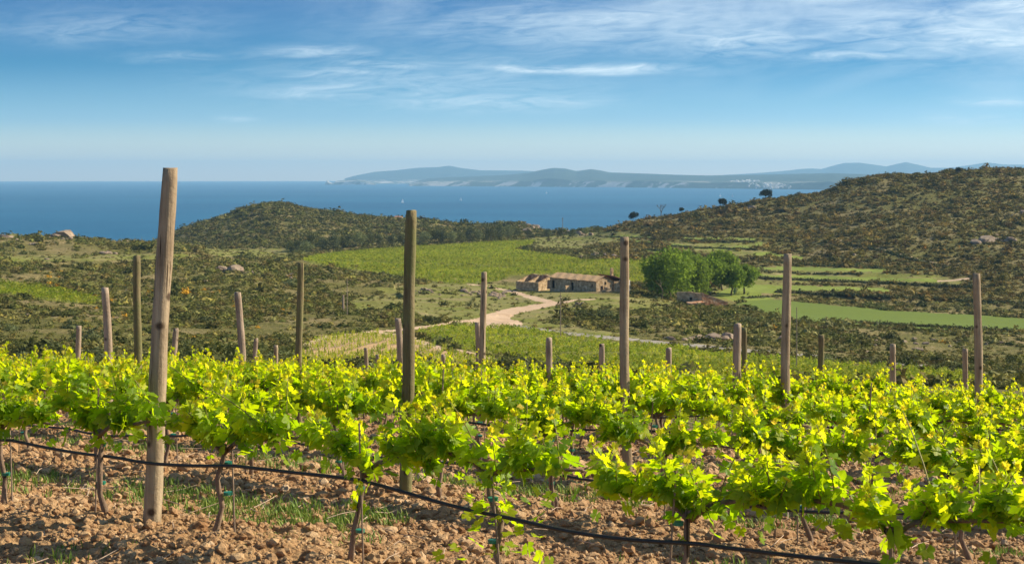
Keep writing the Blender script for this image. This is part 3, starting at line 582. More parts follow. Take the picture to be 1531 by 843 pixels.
def make_vine_meshes(seed, low=False, dens=1.0, small=False):
    rs = np.random.RandomState(seed); rng = random.Random(seed)
    hh = rs.uniform(.58, .68); bx, by = rs.uniform(-.09, .09), rs.uniform(-.05, .05)
    tr = MB(); pts = [(-bx*.6, 0, -.08), (-bx*.5+.01, .01, .08), (bx*.1, by*.4-.012, .22), (bx*.3+.02, by, .38), (bx*.8, by*.6, .52), (bx, by, hh)]
    tr.tube(pts, [.022, .019, .015, .016, .014, .017], 8, wob=.35, rng=rng)
    arms = []
    for sg in (-1, 1):
        L_ = rs.uniform(.46, .56); a = [np.array([bx, by, hh-.05]), np.array([bx+sg*.10, by+rs.uniform(-.03, .03), hh+.03]), np.array([bx+sg*.25, rs.uniform(-.03, .03), hh+rs.uniform(.04, .09)]), np.array([sg*L_, rs.uniform(-.03, .03), hh+rs.uniform(.03, .10)])]
        tr.tube(a, [.017, .015, .012, .008], 6, wob=.3, rng=rng); arms.append(a)
    sh = MB(); lv = Leaves()
    def along(a, t):
        t = t*(len(a)-1); i = min(int(t), len(a)-2); return a[i]+(a[i+1]-a[i])*(t-i)
    ns = int(15*dens)
    for i in range(ns):
        a = arms[i % 2]; p = along(a, rs.uniform(.0, 1)**.75).copy(); ln = rs.uniform(.16, .42)*(1.0 if rs.rand() > .15 else 1.2)
        d = np.array([rs.normal(0, .22), rs.normal(0, .32), 1.0]); d /= np.linalg.norm(d); bend = np.array([rs.normal(0, .3), rs.normal(0, .3), -.15])
        P = [p+d*ln*t+bend*ln*t*t*.6 for t in np.linspace(0, 1, 5)]; sh.tube(P, [.0045, .004, .0035, .003, .002], 4)
        nl = int(rs.uniform(13, 19))
        for j in range(nl):
            t = (j+.4)/nl; q = P[0]+(P[-1]-P[0])*t; ang = j*2.4+rs.uniform(-.6, .6); out = np.array([math.cos(ang), math.sin(ang), rs.uniform(-.2, .35)])
            s_ = (.058*(1-t)**.7+.018)*rs.uniform(.75, 1.25)
            pet = q+out*s_*rs.uniform(.5, 1.0)
            dd = out*.8+np.array([0, 0, rs.uniform(-1.7, .1)*(1-t)+.6*t]); nr_ = np.array([rs.normal(0, .6), rs.normal(0, .6), .45])+out*rs.uniform(.2, 1.2)
            lv.add(pet, dd, nr_, s_, .15+.5*t+rs.normal(0, .14)+(.12 if t > .8 else 0), rs)
            if s_ > .05 and rs.rand() < .5: sh.tube([q, pet], [.0018, .0014], 3, cap=False)
        # tuft of folded young leaves at the tip
        for j in range(4):
            o_ = np.array([rs.normal(0, .5), rs.normal(0, .5), 1.0]); lv.add(P[-1]+o_*.01, o_, rs.normal(0, 1, 3), rs.uniform(.014, .028), rs.uniform(.55, .97), rs)
    for i in range(int(28*dens)):                      # leaves hanging round and under the arms
        a = arms[i % 2]; p = along(a, rs.uniform(0, 1)**.7)+np.array([rs.normal(0, .04), rs.normal(0, .09), rs.uniform(-.14, .10)])
        o_ = np.array([rs.normal(0, .5), rs.normal(0, 1), rs.uniform(-1.2, 0)]); lv.add(p, o_, np.array([rs.normal(0, .7), rs.normal(0, .9), .35]), rs.uniform(.032, .062), rs.uniform(.0, .5), rs)
    nsk = 60 if low else (0 if rs.rand() < .5 else 7)
    for i in range(nsk):                               # suckers on the trunk
        t = rs.uniform(.0, 1); z = (.10+.55*t) if low else rs.uniform(.3, .45)+0; w = .13 if low else .03
        p = np.array([bx*.4+rs.normal(0, w), rs.normal(0, w), z]); o_ = np.array([rs.normal(0, 1), rs.normal(0, 1), rs.uniform(-1.2, .3)])
        lv.add(p, o_, np.array([rs.normal(0, .5), rs.normal(0, .5), .7])+.4*o_, rs.uniform(.035, .062), rs.uniform(.1, .6), rs)
    stk = MB(); sxx = rs.uniform(.015, .05)*rng.choice((-1, 1)); top = rs.uniform(.66, 1.02); stk.tube([(sxx*2.0, -.02, -.12), (sxx*.6+bx*.4, -.03, top)], .0055, 6)
    ties = []
    for z in (rs.uniform(.2, .3), rs.uniform(.42, .55)):
        tie = MB(); c = np.array([bx*.35+sxx*.5, -.012, z]); tie.tube([c+(0, 0, -.009), c+(0, 0, .009)], [.025, .027], 8); ties.append(tie.mesh('tie', M['tie']))
    return dict(trunk=tr.mesh('trunk', M['vinebark'], True), shoots=sh.mesh('shoots', M['twig'], True), leaves=lv.mesh('leaves'), stake=stk.mesh('stake', M['stake']), tie=ties[0], tie2=ties[1])
VAR = [make_vine_meshes(100+i, dens=1.0+.12*(i % 3)) for i in range(18)]
LOWV = make_vine_meshes(555, True, 1.0)
row_angle = math.atan2(ROWD[1], ROWD[0])
P_ANCH = (15-CX)/F      # first trunk of the nearest row stands at photo column 15
vine_root_proto = []
vcount = 0
NROWS = 10
for n in range(NROWS):
    K = K0+KS*n
    # anchor: position along the row of a known trunk
    apx = {0: 15, 1: 43}.get(n, random.uniform(0, 60)); Da = D_on_row(apx, n); Sa = ROWD[0]*(apx-CX)/F*Da+ROWD[1]*Da
    Ps = NRM*K
    # columns in view
    Sl = (lambda px: ROWD[0]*(px-CX)/F*D_on_row(px, n)+ROWD[1]*D_on_row(px, n))
    s0, s1 = Sl(-60), Sl(1531+100)
    i0 = math.ceil((s0-Sa)/1.0)-1; i1 = math.floor((s1-Sa)/1.0)+1
    for i in range(i0, i1+1):
        S = Sa+i*1.0+random.uniform(-.05, .05); P = NRM*K+ROWD*S+NRM*random.uniform(-.03, .03); x, y = P
        if y < 1.5: continue
        z = Hp(x, y); flip = random.random() < .5; low = (n == 0 and i == 5-1)
        v = LOWV if low else VAR[random.randrange(len(VAR))]
        px = CX+F*x/y
        root = empty('grape_vine' , (x, y, z), row_angle+(math.pi if flip and not low else 0)+random.uniform(-.06, .06))
        s_ = random.uniform(.92, 1.06); root.scale = (1, random.uniform(.9, 1.15), s_)
        kinds = ['trunk', 'shoots', 'leaves'] + (['stake', 'tie'] if n < 4 else ['stake'])
        for k in kinds: link(k, v[k], root)
        if n < 4: link('tie', v['tie2'], root)
        if low: lab = 'vine with low hanging leaves reaching down its trunk to the soil in the nearest row'; g = None
        elif n == 0:
            side = {0: 'leafy vine at the left edge of the nearest row, mossy post far behind it', 1: 'slim trunked vine in the nearest row just left of the tallest post', 2: 'vine with twisted forked trunk in the nearest row just right of the tallest post', 3: 'vine in the nearest row, its trunk left of the foot of the greenish post',
                    5: 'vine in the nearest row next right of the one with low hanging leaves', 6: 'vine in the nearest row second right of the one with low hanging leaves', 7: 'large leaved vine at the lower right corner of the nearest row'}
            lab = side.get(i); g = 'vines of the nearest row'
            if lab is None: lab = 'vine of the nearest row at the very edge of the picture'
        else: lab = 'bright yellow green grape vine in the %s row of the vineyard' % ORD[min(n, 8)] if n < 9 else 'bright green grape vine in the farthest row of the hilltop vineyard'; g = 'vines of the %s row' % (ORD[n] if n < 9 else 'farthest')
        set_props(root, lab, 'vine', g); vcount += 1
# drip hoses
for n in range(0, 5):
    K = K0+KS*n; mb = MB(); pts = []
    sa = ROWD[0]*(-260-CX)/F*D_on_row(-260, n)+ROWD[1]*D_on_row(-260, n); sb = ROWD[0]*(1800-CX)/F*D_on_row(1800, n)+ROWD[1]*D_on_row(1800, n)
    for S in np.arange(sa, sb, .12):
        P = NRM*(K-.045)+ROWD*S; sag = .035*math.sin(S*2.1+n)+.03*math.sin(S*.77+2*n)-.015*abs(math.sin(S*math.pi))
        pts.append((P[0]+.01*math.sin(S*5), P[1], float(Hs(np.array([P[0]]), np.array([P[1]]))[0])+(.30 if n == 1 else .45)+sag))
    mb.tube(pts, .0105, 8); o = mb.build('drip_hose', M['hose'], None, True)
    set_props(o, 'black drip irrigation hose strung along the %s vine row' % ORD[n], 'hose', 'drip hoses along the vine rows')

# clods and stones on the tilled soil
def clod_protos():
    out = []
    for i in range(8):
        V, T = (ICO2 if i < 5 else ICO1); rs = np.random.RandomState(900+i); d = 1+.55*(fbm(V[:, 0]*1.7+i*7+5, V[:, 1]*1.7+V[:, 2]*2.3+i, 2, 3+i)-.5)*2+rs.uniform(-.20, .20, len(V))
        V2 = V*d[:, None]*np.array([1, rs.uniform(.7, 1), rs.uniform(.55, .8)]); out.append((V2, T))
    return out
def build_clods():
    rs = np.random.RandomState(5); n = 60000
    u = rs.uniform(-.40, .40, n); D = np.exp(rs.uniform(math.log(5.0), math.log(24), n)); keep = rs.rand(n) < 1.0
    u, D = u[keep], D[keep]; x = u*D; y = D
    s = np.clip(rs.lognormal(math.log(.0095), .62, len(x)), .005, .045)*np.clip(D/8, .8, 1.8); z = H(x, y)+soil_detail(x, y)+.05*np.cos((NRM[0]*x+NRM[1]*y-K0)/KS*2*math.pi)+s*.25
    o = scatter_merge('soil_clods', clod_protos(), np.stack([x, y, z], 1), s, rs.uniform(0, 6.28, len(x)), np.clip(rs.normal(.5, .25, len(x)), 0, 1), M['clod'])
    set_props(o, 'loose reddish clods and small stones over the tilled vineyard soil', 'soil clods', kind='stuff')
build_clods()
def build_prunings():
    rs = np.random.RandomState(21); mb = MB()
    for i in range(420):
        D = math.exp(rs.uniform(math.log(5.2), math.log(20))); x = rs.uniform(-.39, .39)*D; z = Hp(x, D)+.03; a = rs.uniform(0, 3.14); l = rs.uniform(.06, .28); c = np.array([x, D, z+.01]); d = np.array([math.cos(a), math.sin(a), rs.normal(0, .12)])
        mb.tube([c-d*l/2, c+rs.normal(0, .012, 3), c+d*l/2], [.0035, .003, .0022], 4, tint=rs.uniform(0, 1))
    o = mb.build('fallen_prunings', M['prune']); set_props(o, 'dry pruned twigs lying about on the soil', 'twigs', kind='stuff')
build_prunings()
def build_grass():
    rs = np.random.RandomState(11); n = 60000
    u = rs.uniform(-.40, .40, n); D = np.exp(rs.uniform(math.log(5.3), math.log(24), n)); x = u*D; y = D
    K = NRM[0]*x+NRM[1]*y; ph = ((K-K0)/KS) % 1.0; band = np.exp(-((ph-.48)/.20)**2); px = CX+F*x/y
    nse = fbm(x/1.1, y/1.1, 3, 55); left = np.where(px < 520, .17, 0)
    acc = .42*band*smooth(.50, .66, nse+left)+.5*smooth(.68, .74, fbm(x/.5, y/.5, 2, 66))*.5
    rown = np.floor((K-K0)/KS); acc = acc*np.where(rown < 0, .15, 1)
    k = rs.rand(n) < acc; x, y = x[k], y[k]; n = len(x); z = H(x, y)+soil_detail(x, y)
    # each tuft: 7 blades
    V = []; A = []; m_ = 6
    b = np.zeros((n, m_, 5, 3)); ang = rs.uniform(0, 6.28, (n, m_)); ln = rs.uniform(.025, .095, (n, m_)); lean = rs.uniform(.15, .9, (n, m_)); w = rs.uniform(.0022, .004, (n, m_))*1.3
    bx = x[:, None]+rs.normal(0, .025, (n, m_)); by = y[:, None]+rs.normal(0, .025, (n, m_)); ca, sa = np.cos(ang), np.sin(ang)
    for j, (t, ww) in enumerate(((0, 1), (0, -1), (.55, 1), (.55, -1), (1, 0))):
        b[:, :, j, 0] = bx+ca*ln*lean*t**1.5-sa*w*ww; b[:, :, j, 1] = by+sa*ln*lean*t**1.5+ca*w*ww; b[:, :, j, 2] = z[:, None]-.01+ln*t*(1-.35*lean*t)
    base = (np.arange(n*m_)*5)[:, None]; Q = base+np.array([0, 1, 3, 2]); T = base+np.array([2, 3, 4])
    tint = np.repeat(np.clip(rs.normal(.45, .25, n*m_), 0, 1), 5)
    o = link('weed_grass', mesh_np('weed_grass', b.reshape(-1, 3), [Q, T], M['grass'], False, {'tint': tint})); set_props(o, 'green weedy grass growing in tufts between the vine rows', 'grass', kind='stuff')
build_grass()

# ------------------------------------------------------------------ far vineyard rows (uncountable tiny vines)
def vine_tufts():
    out = []
    for i in range(5):
        rs = np.random.RandomState(40+i); V = []; T = []
        for k in range(14):
            c = np.array([rs.uniform(-.5, .5), rs.normal(0, .13), rs.uniform(.25, 1)]); P = c+rs.normal(0, .17, (3, 3)); T.append([len(V), len(V)+1, len(V)+2]); V += list(P)
        out.append((np.array(V), np.array(T)))
    return out
VT = vine_tufts()
def field_rows(name, poly, d, spacing, step, s, hz, label, tints, D_rng, gap=0.0):
    xs = []; d = np.array(d, float); d /= np.linalg.norm(d); nn = np.array([d[1], -d[0]]); rs = np.random.RandomState(len(name)+int(spacing*10))
    # world bounding
    Dv = np.linspace(D_rng[0], D_rng[1], 60); cs = []
    for p in poly:
        pass
    X0 = [(p[0]-CX)/F*Dd for p in poly for Dd in D_rng]; bb = (min(X0), max(X0), D_rng[0], D_rng[1])
    cor = np.array([(a, b) for a in bb[:2] for b in bb[2:]]); a_ = cor@d; b_ = cor@nn
    A, B = np.meshgrid(np.arange(a_.min(), a_.max(), step), np.arange(b_.min(), b_.max(), spacing)); A = A.ravel()+rs.uniform(-.3, .3, A.size)*step; B = B.ravel()
    B2 = B+rs.normal(0, .08, B.size); x = A*d[0]+B2*nn[0]; y = A*d[1]+B2*nn[1]; k = (y > D_rng[0]) & (y < D_rng[1]); x, y = x[k], y[k]
    px = CX+F*x/y; k = (px > -60) & (px < 1600); x, y = x[k], y[k]; z = H(x, y); px = CX+F*x/y; py = Y0-z*F/y
    k = regions(px, py, y) == {'big_vineyard_rows': 1, 'striped_vineyard_rows': 2, 'valley_vineyard_rows': 3, 'slope_vineyard_rows': 4}[name]
    k &= rs.rand(len(x)) > gap; k &= ~((name == 'big_vineyard_rows') & (seg_dist(px, py, PATH_LINE[0], 3) < 2))
    x, y, z = x[k], y[k], z[k]; n = len(x)
    t = np.array(tints)[rs.randint(0, len(tints), n)]*rs.uniform(.75, 1.3, n)[:, None]*(.7+.6*fbm(x/25, y/25, 3, 2))[:, None]
    sc = np.stack([np.full(n, s[0]), np.full(n, s[1]), np.full(n, hz)*rs.uniform(.8, 1.2, n)], 1)
    o = scatter_merge(name, VT, np.stack([x, y, z], 1), sc, np.full(n, math.atan2(d[1], d[0]))+rs.normal(0, .15, n), t, M['vleaf'])
    set_props(o, label, 'vine rows', kind='stuff'); print(name, n)
def mat_vleaf():
    m, N, L = new_mat('distant_vine_leaves'); t = attr_(N, 'tint', 'Color'); return finish(m, N, L, t, .7, None, spec=.2, transl=.4)
M['vleaf'] = mat_vleaf()
TG = [(.24, .31, .02), (.32, .36, .025), (.16, .21, .012), (.38, .38, .03)]
field_rows('big_vineyard_rows', FIELD_BIG, (.42, .9), 2.6, 1.35, (1.5, 1.3), 1.0, 'dense green vine rows of the large field behind the farmhouse', TG, (430, 980))
field_rows('striped_vineyard_rows', FIELD_STRIPE, (.09, 1), 3.4, .6, (.8, .32), .95, 'vine rows with brown soil stripes between, left of the lower track', TG, (120, 300))
field_rows('valley_vineyard_rows', FIELD_MID, (.42, .9), 2.3, .8, (1.0, .75), .75, 'green vine rows in the valley below the grey road', TG, (120, 330))
field_rows('slope_vineyard_rows', FIELD_LEFT, (.9, .3), 2.4, 1.0, (1.2, 1.2), .9, 'small strip of vine rows on the left slope', TG, (300, 520))

# ------------------------------------------------------------------ bushes and scrub
def bush_proto(seed, nc=46, size=.30, core=True, flat=.88):
    rs = np.random.RandomState(seed); V = []; T = []
    lob = rs.normal(0, 1, (5, 3)); lob[:, 2] = np.abs(lob[:, 2]); lob /= np.linalg.norm(lob, axis=1)[:, None]
    def rad(d): return .72+.34*np.max(np.clip(d@lob.T, 0, 1)**5)
    if core:
        Vi, Ti = ICO1; Vc = Vi*np.array([rad(v/np.linalg.norm(v))*.80 for v in Vi])[:, None]; Vc[:, 2] = np.maximum(Vc[:, 2]*flat, -.15)
        T += (Ti).tolist(); V += list(Vc)
    for k in range(nc):
        d = rs.normal(0, 1, 3); d[2] = abs(d[2])-.1; d /= np.linalg.norm(d); c = d*rad(d)*rs.uniform(.80, 1.06); c[2] = max(c[2]*flat, .02)
        P = c+rs.normal(0, size*.6, (3, 3)); T.append([len(V), len(V)+1, len(V)+2]); V += list(P)
    return np.array(V), np.array(T)
BP = [bush_proto(200+i) for i in range(8)]
BPN = [bush_proto(300+i, 330, .13) for i in range(8)]     # finer, for the nearest
def tinted_mesh(name, pv, pf, mat, seed):
    rs = np.random.RandomState(seed); return mesh_np(name, pv, [pf], mat, False, {'tint': rs.uniform(0, 1, len(pv))})
SHM = [tinted_mesh('shrub', v, f, M['shrub'], i) for i, (v, f) in enumerate(BPN)]
SHO = [tinted_mesh('olive_shrub', v, f, M['olive'], i) for i, (v, f) in enumerate(BPN)]
SHB = [tinted_mesh('broom_shrub', v, f, M['broom'], i) for i, (v, f) in enumerate(BPN[:3])]
FARM_KEEP = [(760, 405), (935, 400), (935, 446), (880, 446), (760, 432)]
SHED_KEEP = [(1010, 430), (1100, 448), (1095, 462), (1010, 452)]
HEDGES = [([(759, 404), (820, 406), (888, 411), (975, 416)], .9), ([(955, 364), (1010, 369), (1060, 371.5), (1130, 373)], 1.3), ([(1020, 358), (1060, 362), (1130, 362)], 1.6), ([(900, 354), (980, 357), (1060, 352)], 1.2),
          ([(965, 373), (1010, 378), (1060, 384), (1130, 388)], 1.2), ([(1135, 405), (1200, 410), (1290, 410)], 1.0), ([(1130, 416), (1200, 419), (1320, 424), (1450, 430)], 1.3), ([(1160, 437), (1250, 441), (1400, 448), (1531, 455)], 1.4),
          ([(1235, 359), (1313, 374), (1366, 389), (1427, 403)], 1.5), ([(940, 426), (962, 428), (975, 440)], 1.6), ([(1110, 446), (1180, 443)], 1.0), ([(1135, 392), (1240, 398), (1400, 405)], 1.2), ([(1230, 491), (1340, 493), (1450, 500), (1531, 503)], 1.2)]
def bush_tints(rs, n, D):
    pal = np.array([(.034, .046, .013), (.048, .058, .018), (.072, .084, .026), (.060, .064, .022), (.095, .105, .050), (.074, .068, .028), (.040, .052, .018), (.115, .115, .04)])
    t = pal[rs.choice(len(pal), n, p=[.12, .18, .17, .16, .10, .13, .08, .06])]*rs.uniform(.95, 2.2, n)[:, None]; return t
def build_scrub():
    rs = np.random.RandomState(3); n = 185000
    px = rs.uniform(-260, 1790, n); g = rs.rand(n); a = 1.05; lo, hi = 115**a, 1330**a; D = (lo+g*(hi-lo))**(1/a)
    nearx = 9000; D[:nearx] = np.exp(rs.uniform(math.log(115), math.log(420), nearx))
    x = (px-CX)/F*D; y = D; z = H(x, y); py = Y0-z*F/D; reg = regions(px, py, D)
    dens = np.where(reg == 0, 1.0, np.where(reg == 6, .15, 0)); pn = fbm(x/22, y/22, 3, 13); pn2 = fbm(x/90, y/90, 3, 14)
    hill = ((px > 900) & (D > 520)) | (D > 850)
    dens *= np.where(reg == 0, np.clip(np.where(hill, .5, .14)+1.4*smooth(.36, .58, .55*pn+.45*pn2), 0, 1), 1)
    # road verges and house yards stay clear
    for P in (FARM_KEEP, SHED_KEEP): dens[inpoly(px, py, P)] = 0
    k = (rs.rand(n) < dens) & (z > -99.5); x, y, z, D, px, py, reg = [v[k] for v in (x, y, z, D, px, py, reg)]; n = len(x)
    s = np.clip(rs.lognormal(math.log(.55), .55, n), .2, 2.3)*(.7+.7*fbm(x/17, y/17, 2, 23))*np.clip((D/400)**.55, .75, 2.1)*np.where(rs.rand(n) < .03, 1.7, 1); s = np.where(reg == 6, s*.7, s)
    tint = bush_tints(rs, n, D); yel = (rs.rand(n) < np.where((px < 560) & (D < 480), .09, .006)) & (fbm(x/14, y/14, 2, 90) > .55); tint[yel] = (.38, .24, .025); s[yel] *= .7
    tint *= np.array([1.32, 1.14, .80]); far = (px > 900) & (D > 480); tint[far] *= np.array([1.0, .82, .70]); tint[(px <= 900) & (D > 800)] *= .82
    # hedges along terrace edges
    hx = []; 
    for pts, sc in HEDGES:
        for (x0, y0), (x1, y1) in zip(pts[:-1], pts[1:]):
            m_ = int(abs(x1-x0)/1.6)+2
            for t in np.linspace(0, 1, m_): hx.append((x0+(x1-x0)*t+rs.normal(0, 1), y0+(y1-y0)*t+rs.normal(0, .35), sc*rs.uniform(.6, 1.15)))
    hp = np.array([ground_hit(a, b, 380) for a, b, c in hx]); hs = np.array([c for a, b, c in hx]); ht = bush_tints(rs, len(hp), 0)*.8
    x = np.concatenate([x, hp[:, 0]]); y = np.concatenate([y, hp[:, 1]]); z = np.concatenate([z, hp[:, 2]]); s = np.concatenate([s, hs]); tint = np.concatenate([tint, ht]); D = y; px = CX+F*x/D; py = Y0-z*F/D; n = len(x); yel = np.concatenate([yel, np.zeros(len(hp), bool)])
    vis = (px > -10) & (px < 1541) & (py < 560-0*px) & (py > 250)
    big = np.argsort(-(s/D)*vis)[:285]; ind = np.zeros(n, bool); ind[big] = True
    rot = rs.uniform(0, 6.28, n); sc = np.stack([s*rs.uniform(.9, 1.35, n), s*rs.uniform(.8, 1.2, n), s*rs.uniform(.6, 1.0, n)], 1); P = np.stack([x, y, z-s*.05], 1)
    r = ~ind; o = scatter_merge('scrub', BP, P[r], sc[r], rot[r], tint[r], M['scrub']); set_props(o, 'low dark green Mediterranean scrub covering the hillsides', 'scrub', kind='stuff')
    for i in big:
        zone = 'left slope' if px[i] < 620 else ('valley rise' if px[i] < 1130 else 'right valley slope')
        ty = 'broom' if yel[i] else ('olive' if rs.rand() < .25 else 'shrub')
        me = {'broom': SHB, 'olive': SHO, 'shrub': SHM}[ty][rs.randint(0, 3 if ty == 'broom' else 8)]
        o = link({'broom': 'broom_bush', 'olive': 'grey_green_bush', 'shrub': 'bush'}[ty], me, None, P[i]); o.rotation_euler = (0, 0, rot[i]); o.scale = sc[i]
        nm = {'broom': 'yellow flowering broom bush', 'olive': 'grey green rounded bush', 'shrub': 'low dark green bush'}[ty]
        set_props(o, '%s on the scrubby %s below the fields' % (nm, zone), 'bush', '%ses on the %s' % (nm, zone))
    print('scrub', r.sum())
build_scrub()
def placed_bush(px, py, s, label, group=None, kind='shrub', hs=.85):
    x, y, z = ground_hit(px, py, 130); i = random.randrange(8); o = link({'shrub': 'bush', 'olive': 'grey_green_bush'}[kind], (SHM if kind == 'shrub' else SHO)[i], None, (x, y, z-.1)); o.scale = (s, s, s*hs); o.rotation_euler = (0, 0, random.random()*6); set_props(o, label, 'bush', group); return o
placed_bush(646, 482, 2.2, 'round olive green bush beside the dirt road left of the junction'); placed_bush(532, 497, 1.7, 'dark round bush at the top of the striped vine rows')
placed_bush(486, 490, 1.8, 'dark wide bush on the left slope above the striped vine rows'); placed_bush(1355, 490, 1.9, 'rounded grey green bush at the lower edge of the crop field', kind='olive')
placed_bush(702, 397, 1.7, 'single small dark bush on the path across the big vineyard'); placed_bush(420, 391, 3.6, 'large dark bush at the left corner of the big vineyard')
placed_bush(1421, 556, 2.3, 'large dark round bush at the right bottom of the valley'); placed_bush(1525, 562, 2.3, 'dark round bush at the right edge above the vines'); placed_bush(520, 323, 4, 'dark bush on the crest of the left hill', None); placed_bush(818, 424, 2.0, 'dark bush between the roofless ruin and the farmhouse')
placed_bush(1285, 398, 2.5, 'dark bush by the terraces left of the hill track', None)

# ------------------------------------------------------------------ trees
def tree_meshes(seed, h, w, trunk_h, leafmat, nleaf=2600, leaf=.38, lobes=14, shape=1.0, trunkr=.3, limbs=7, base=.25):
    rs = np.random.RandomState(seed); rng = random.Random(seed); tr = MB(); fork = trunk_h
    lean = rs.normal(0, .04*h, 2); top = np.array([lean[0], lean[1], fork])
    tr.tube([(0, 0, -.5), (lean[0]*.3, lean[1]*.3, fork*.5), top], [trunkr*1.25, trunkr, trunkr*.8], 8, wob=.2, rng=rng)
    L_ = []
    for i in range(lobes):
        a = i*2.399+rs.uniform(-.4, .4); t = (i+.5)/lobes; el = (t**.8); rr = w*.5*math.sqrt(max(0, 1-(2*abs(el-.42))**2*.8))*rs.uniform(.35, .85)
        zc = fork*.75+(h-fork*.75)*(base+(.93-base)*el); c = np.array([rr*math.cos(a)+lean[0], rr*math.sin(a)*.9+lean[1], zc]); r = w*rs.uniform(.15, .24)*shape; L_.append((c, r))
        if i < limbs*2 and i % 2 == 0: tr.tube([top*.9, (top+c)/2+np.array([0, 0, .06*h*rs.uniform(0, 1)]), c], [trunkr*.5, trunkr*.3, trunkr*.12], 5, wob=.2, rng=rng)
    c = np.array([l[0] for l in L_]); r = np.array([l[1] for l in L_]); pr = r**2/np.sum(r**2); idx = rs.choice(lobes, nleaf, p=pr); d = rs.normal(0, 1, (nleaf, 3)); d /= np.linalg.norm(d, axis=1)[:, None]
    rad = r[idx]*np.where(rs.rand(nleaf) < .75, rs.uniform(.75, 1.08, nleaf), rs.uniform(.2, .8, nleaf))
    bump = .8+.45*fbm(d[:, 0]*3+idx*5, d[:, 1]*3+d[:, 2]*2, 2, seed); p = c[idx]+d*(rad*bump)[:, None]*np.array([1, 1, .8])
    Vv = p[:, None, :]+rs.normal(0, leaf*.55, (nleaf, 3, 3)); T = np.arange(nleaf*3).reshape(-1, 3); t = np.repeat(np.clip(rs.normal(.5, .25, nleaf)+(rs.rand(lobes)-.5)[idx]*.7, 0, 1), 3)
    return tr.mesh('trunk', M['bark'], True), mesh_np('crown', Vv.reshape(-1, 3), [T], leafmat, False, {'tint': t})
def tree(name, px, py, meshes, label, cat='tree', group=None, s=1.0, rz=0, lo=130):
    x, y, z = ground_hit(px, py, lo); t = empty(name, (x, y, z), rz); t.scale = (s, s, s); link('trunk', meshes[0], t); link('crown', meshes[1], t); set_props(t, label, cat, group); return t
GT = 'broadleaf trees beside the farmhouse'
for i, (px, py, h, w, lab) in enumerate([(1003, 447, 15.2, 15.5, 'largest broad bright green tree, leftmost beside the farmhouse'), (1036, 444, 13.6, 13, 'bright green tree second from the left in the clump, directly behind the stone shed'),
        (1062, 441, 12.4, 11, 'bright green tree third from the left in the clump'), (1080, 434, 14.2, 12, 'bright green rounded tree at the back of the clump right of centre'), (1093, 442, 10.5, 8.5, 'smaller bright green tree near the front right of the clump'), (1113, 437, 9.4, 10, 'rightmost bright green tree of the clump with bare lower trunk'), (985, 442, 11.5, 11, 'bright green tree half hidden at the left end of the clump, behind the bare shrub'), (1022, 436, 14.5, 12, 'bright green tall tree standing behind the largest tree')]):
    tree('broadleaf_tree', px, py, tree_meshes(60+i, h*.95, w*1.22, h*(.16 if i < 2 or i > 5 else .25), M['tree'], 5200 if w > 11 else 3400, .62, 26, .80, .3, base=.05 if i < 2 or i > 5 else .2), lab, 'tree', GT, lo=300)
PN = [tree_meshes(80+i, 7.2, 6.3+i, 3.6, M['pine'], 3600, .34, 11, 1.0, .16, base=.3) for i in range(3)]
tree('pine_tree', 1144, 302, PN[2], 'largest dark pine on the right ridge skyline', 'tree', None, 1.1, 0, 800)
tree('pine_tree', 1080, 314, PN[0], 'small round dark tree on the ridge left of the largest pine', 'tree', None, 1.05, 1, 800)
tree('pine_tree', 946, 334, PN[1], 'small dark leaning pine at the left foot of the ridge skyline', 'tree', None, 1.0, 2, 800)
tree('pine_tree', 1020, 320, PN[0], 'tiny dark tree on the ridge right of the dead tree', 'tree', None, .6, 3, 800)
tree('pine_tree', 1434, 262, PN[0], 'small dark tree on the far right hilltop skyline', 'tree', None, .7, 3, 800)
OT = [tree_meshes(90+i, 7.4, 8.0, 1.0, M['olive'], 1500, .42, 9, 1.15, .16, base=.1) for i in range(4)]
OD = [tree_meshes(95+i, 7.6, 8.4, 1.0, M['shrub'], 1500, .42, 9, 1.15, .16, base=.1) for i in range(3)]
k = 0
for px, py, s in [(434, 376, .8), (447, 377, .9), (459, 378, .9), (466, 374, 1.3), (482, 375, 1.0), (498, 375, 1.25), (512, 371, .9), (522, 370, 1.0), (538, 368, 1.1), (552, 366, .9), (567, 366, .8), (585, 367, .9), (600, 366, .8), (618, 366, .8), (636, 364, 1.0), (650, 363, 1.1), (662, 363, 1.0), (676, 363, .9), (690, 362, .8), (703, 361, 1.15), (716, 360, .9), (733, 359, 1.1), (747, 358, 1.3), (760, 357, 1.2), (775, 356, .9), (790, 355, .8), (820, 357, .9), (838, 356, .8), (856, 356, .8), (875, 352, .7), (893, 350, .7)]:
    m_ = (OT if k % 3 else OD)[k % 3]; k += 1; zone = 'left hill foot' if px < 640 else 'far edge of the big vineyard'
    tree('small_tree', px, py, m_, 'small round %s tree in the line along the %s' % ('grey green' if m_ in OT else 'dark green', zone), 'tree', 'small %s trees along the %s' % ('grey green' if m_ in OT else 'dark green', zone), s, k, 500)
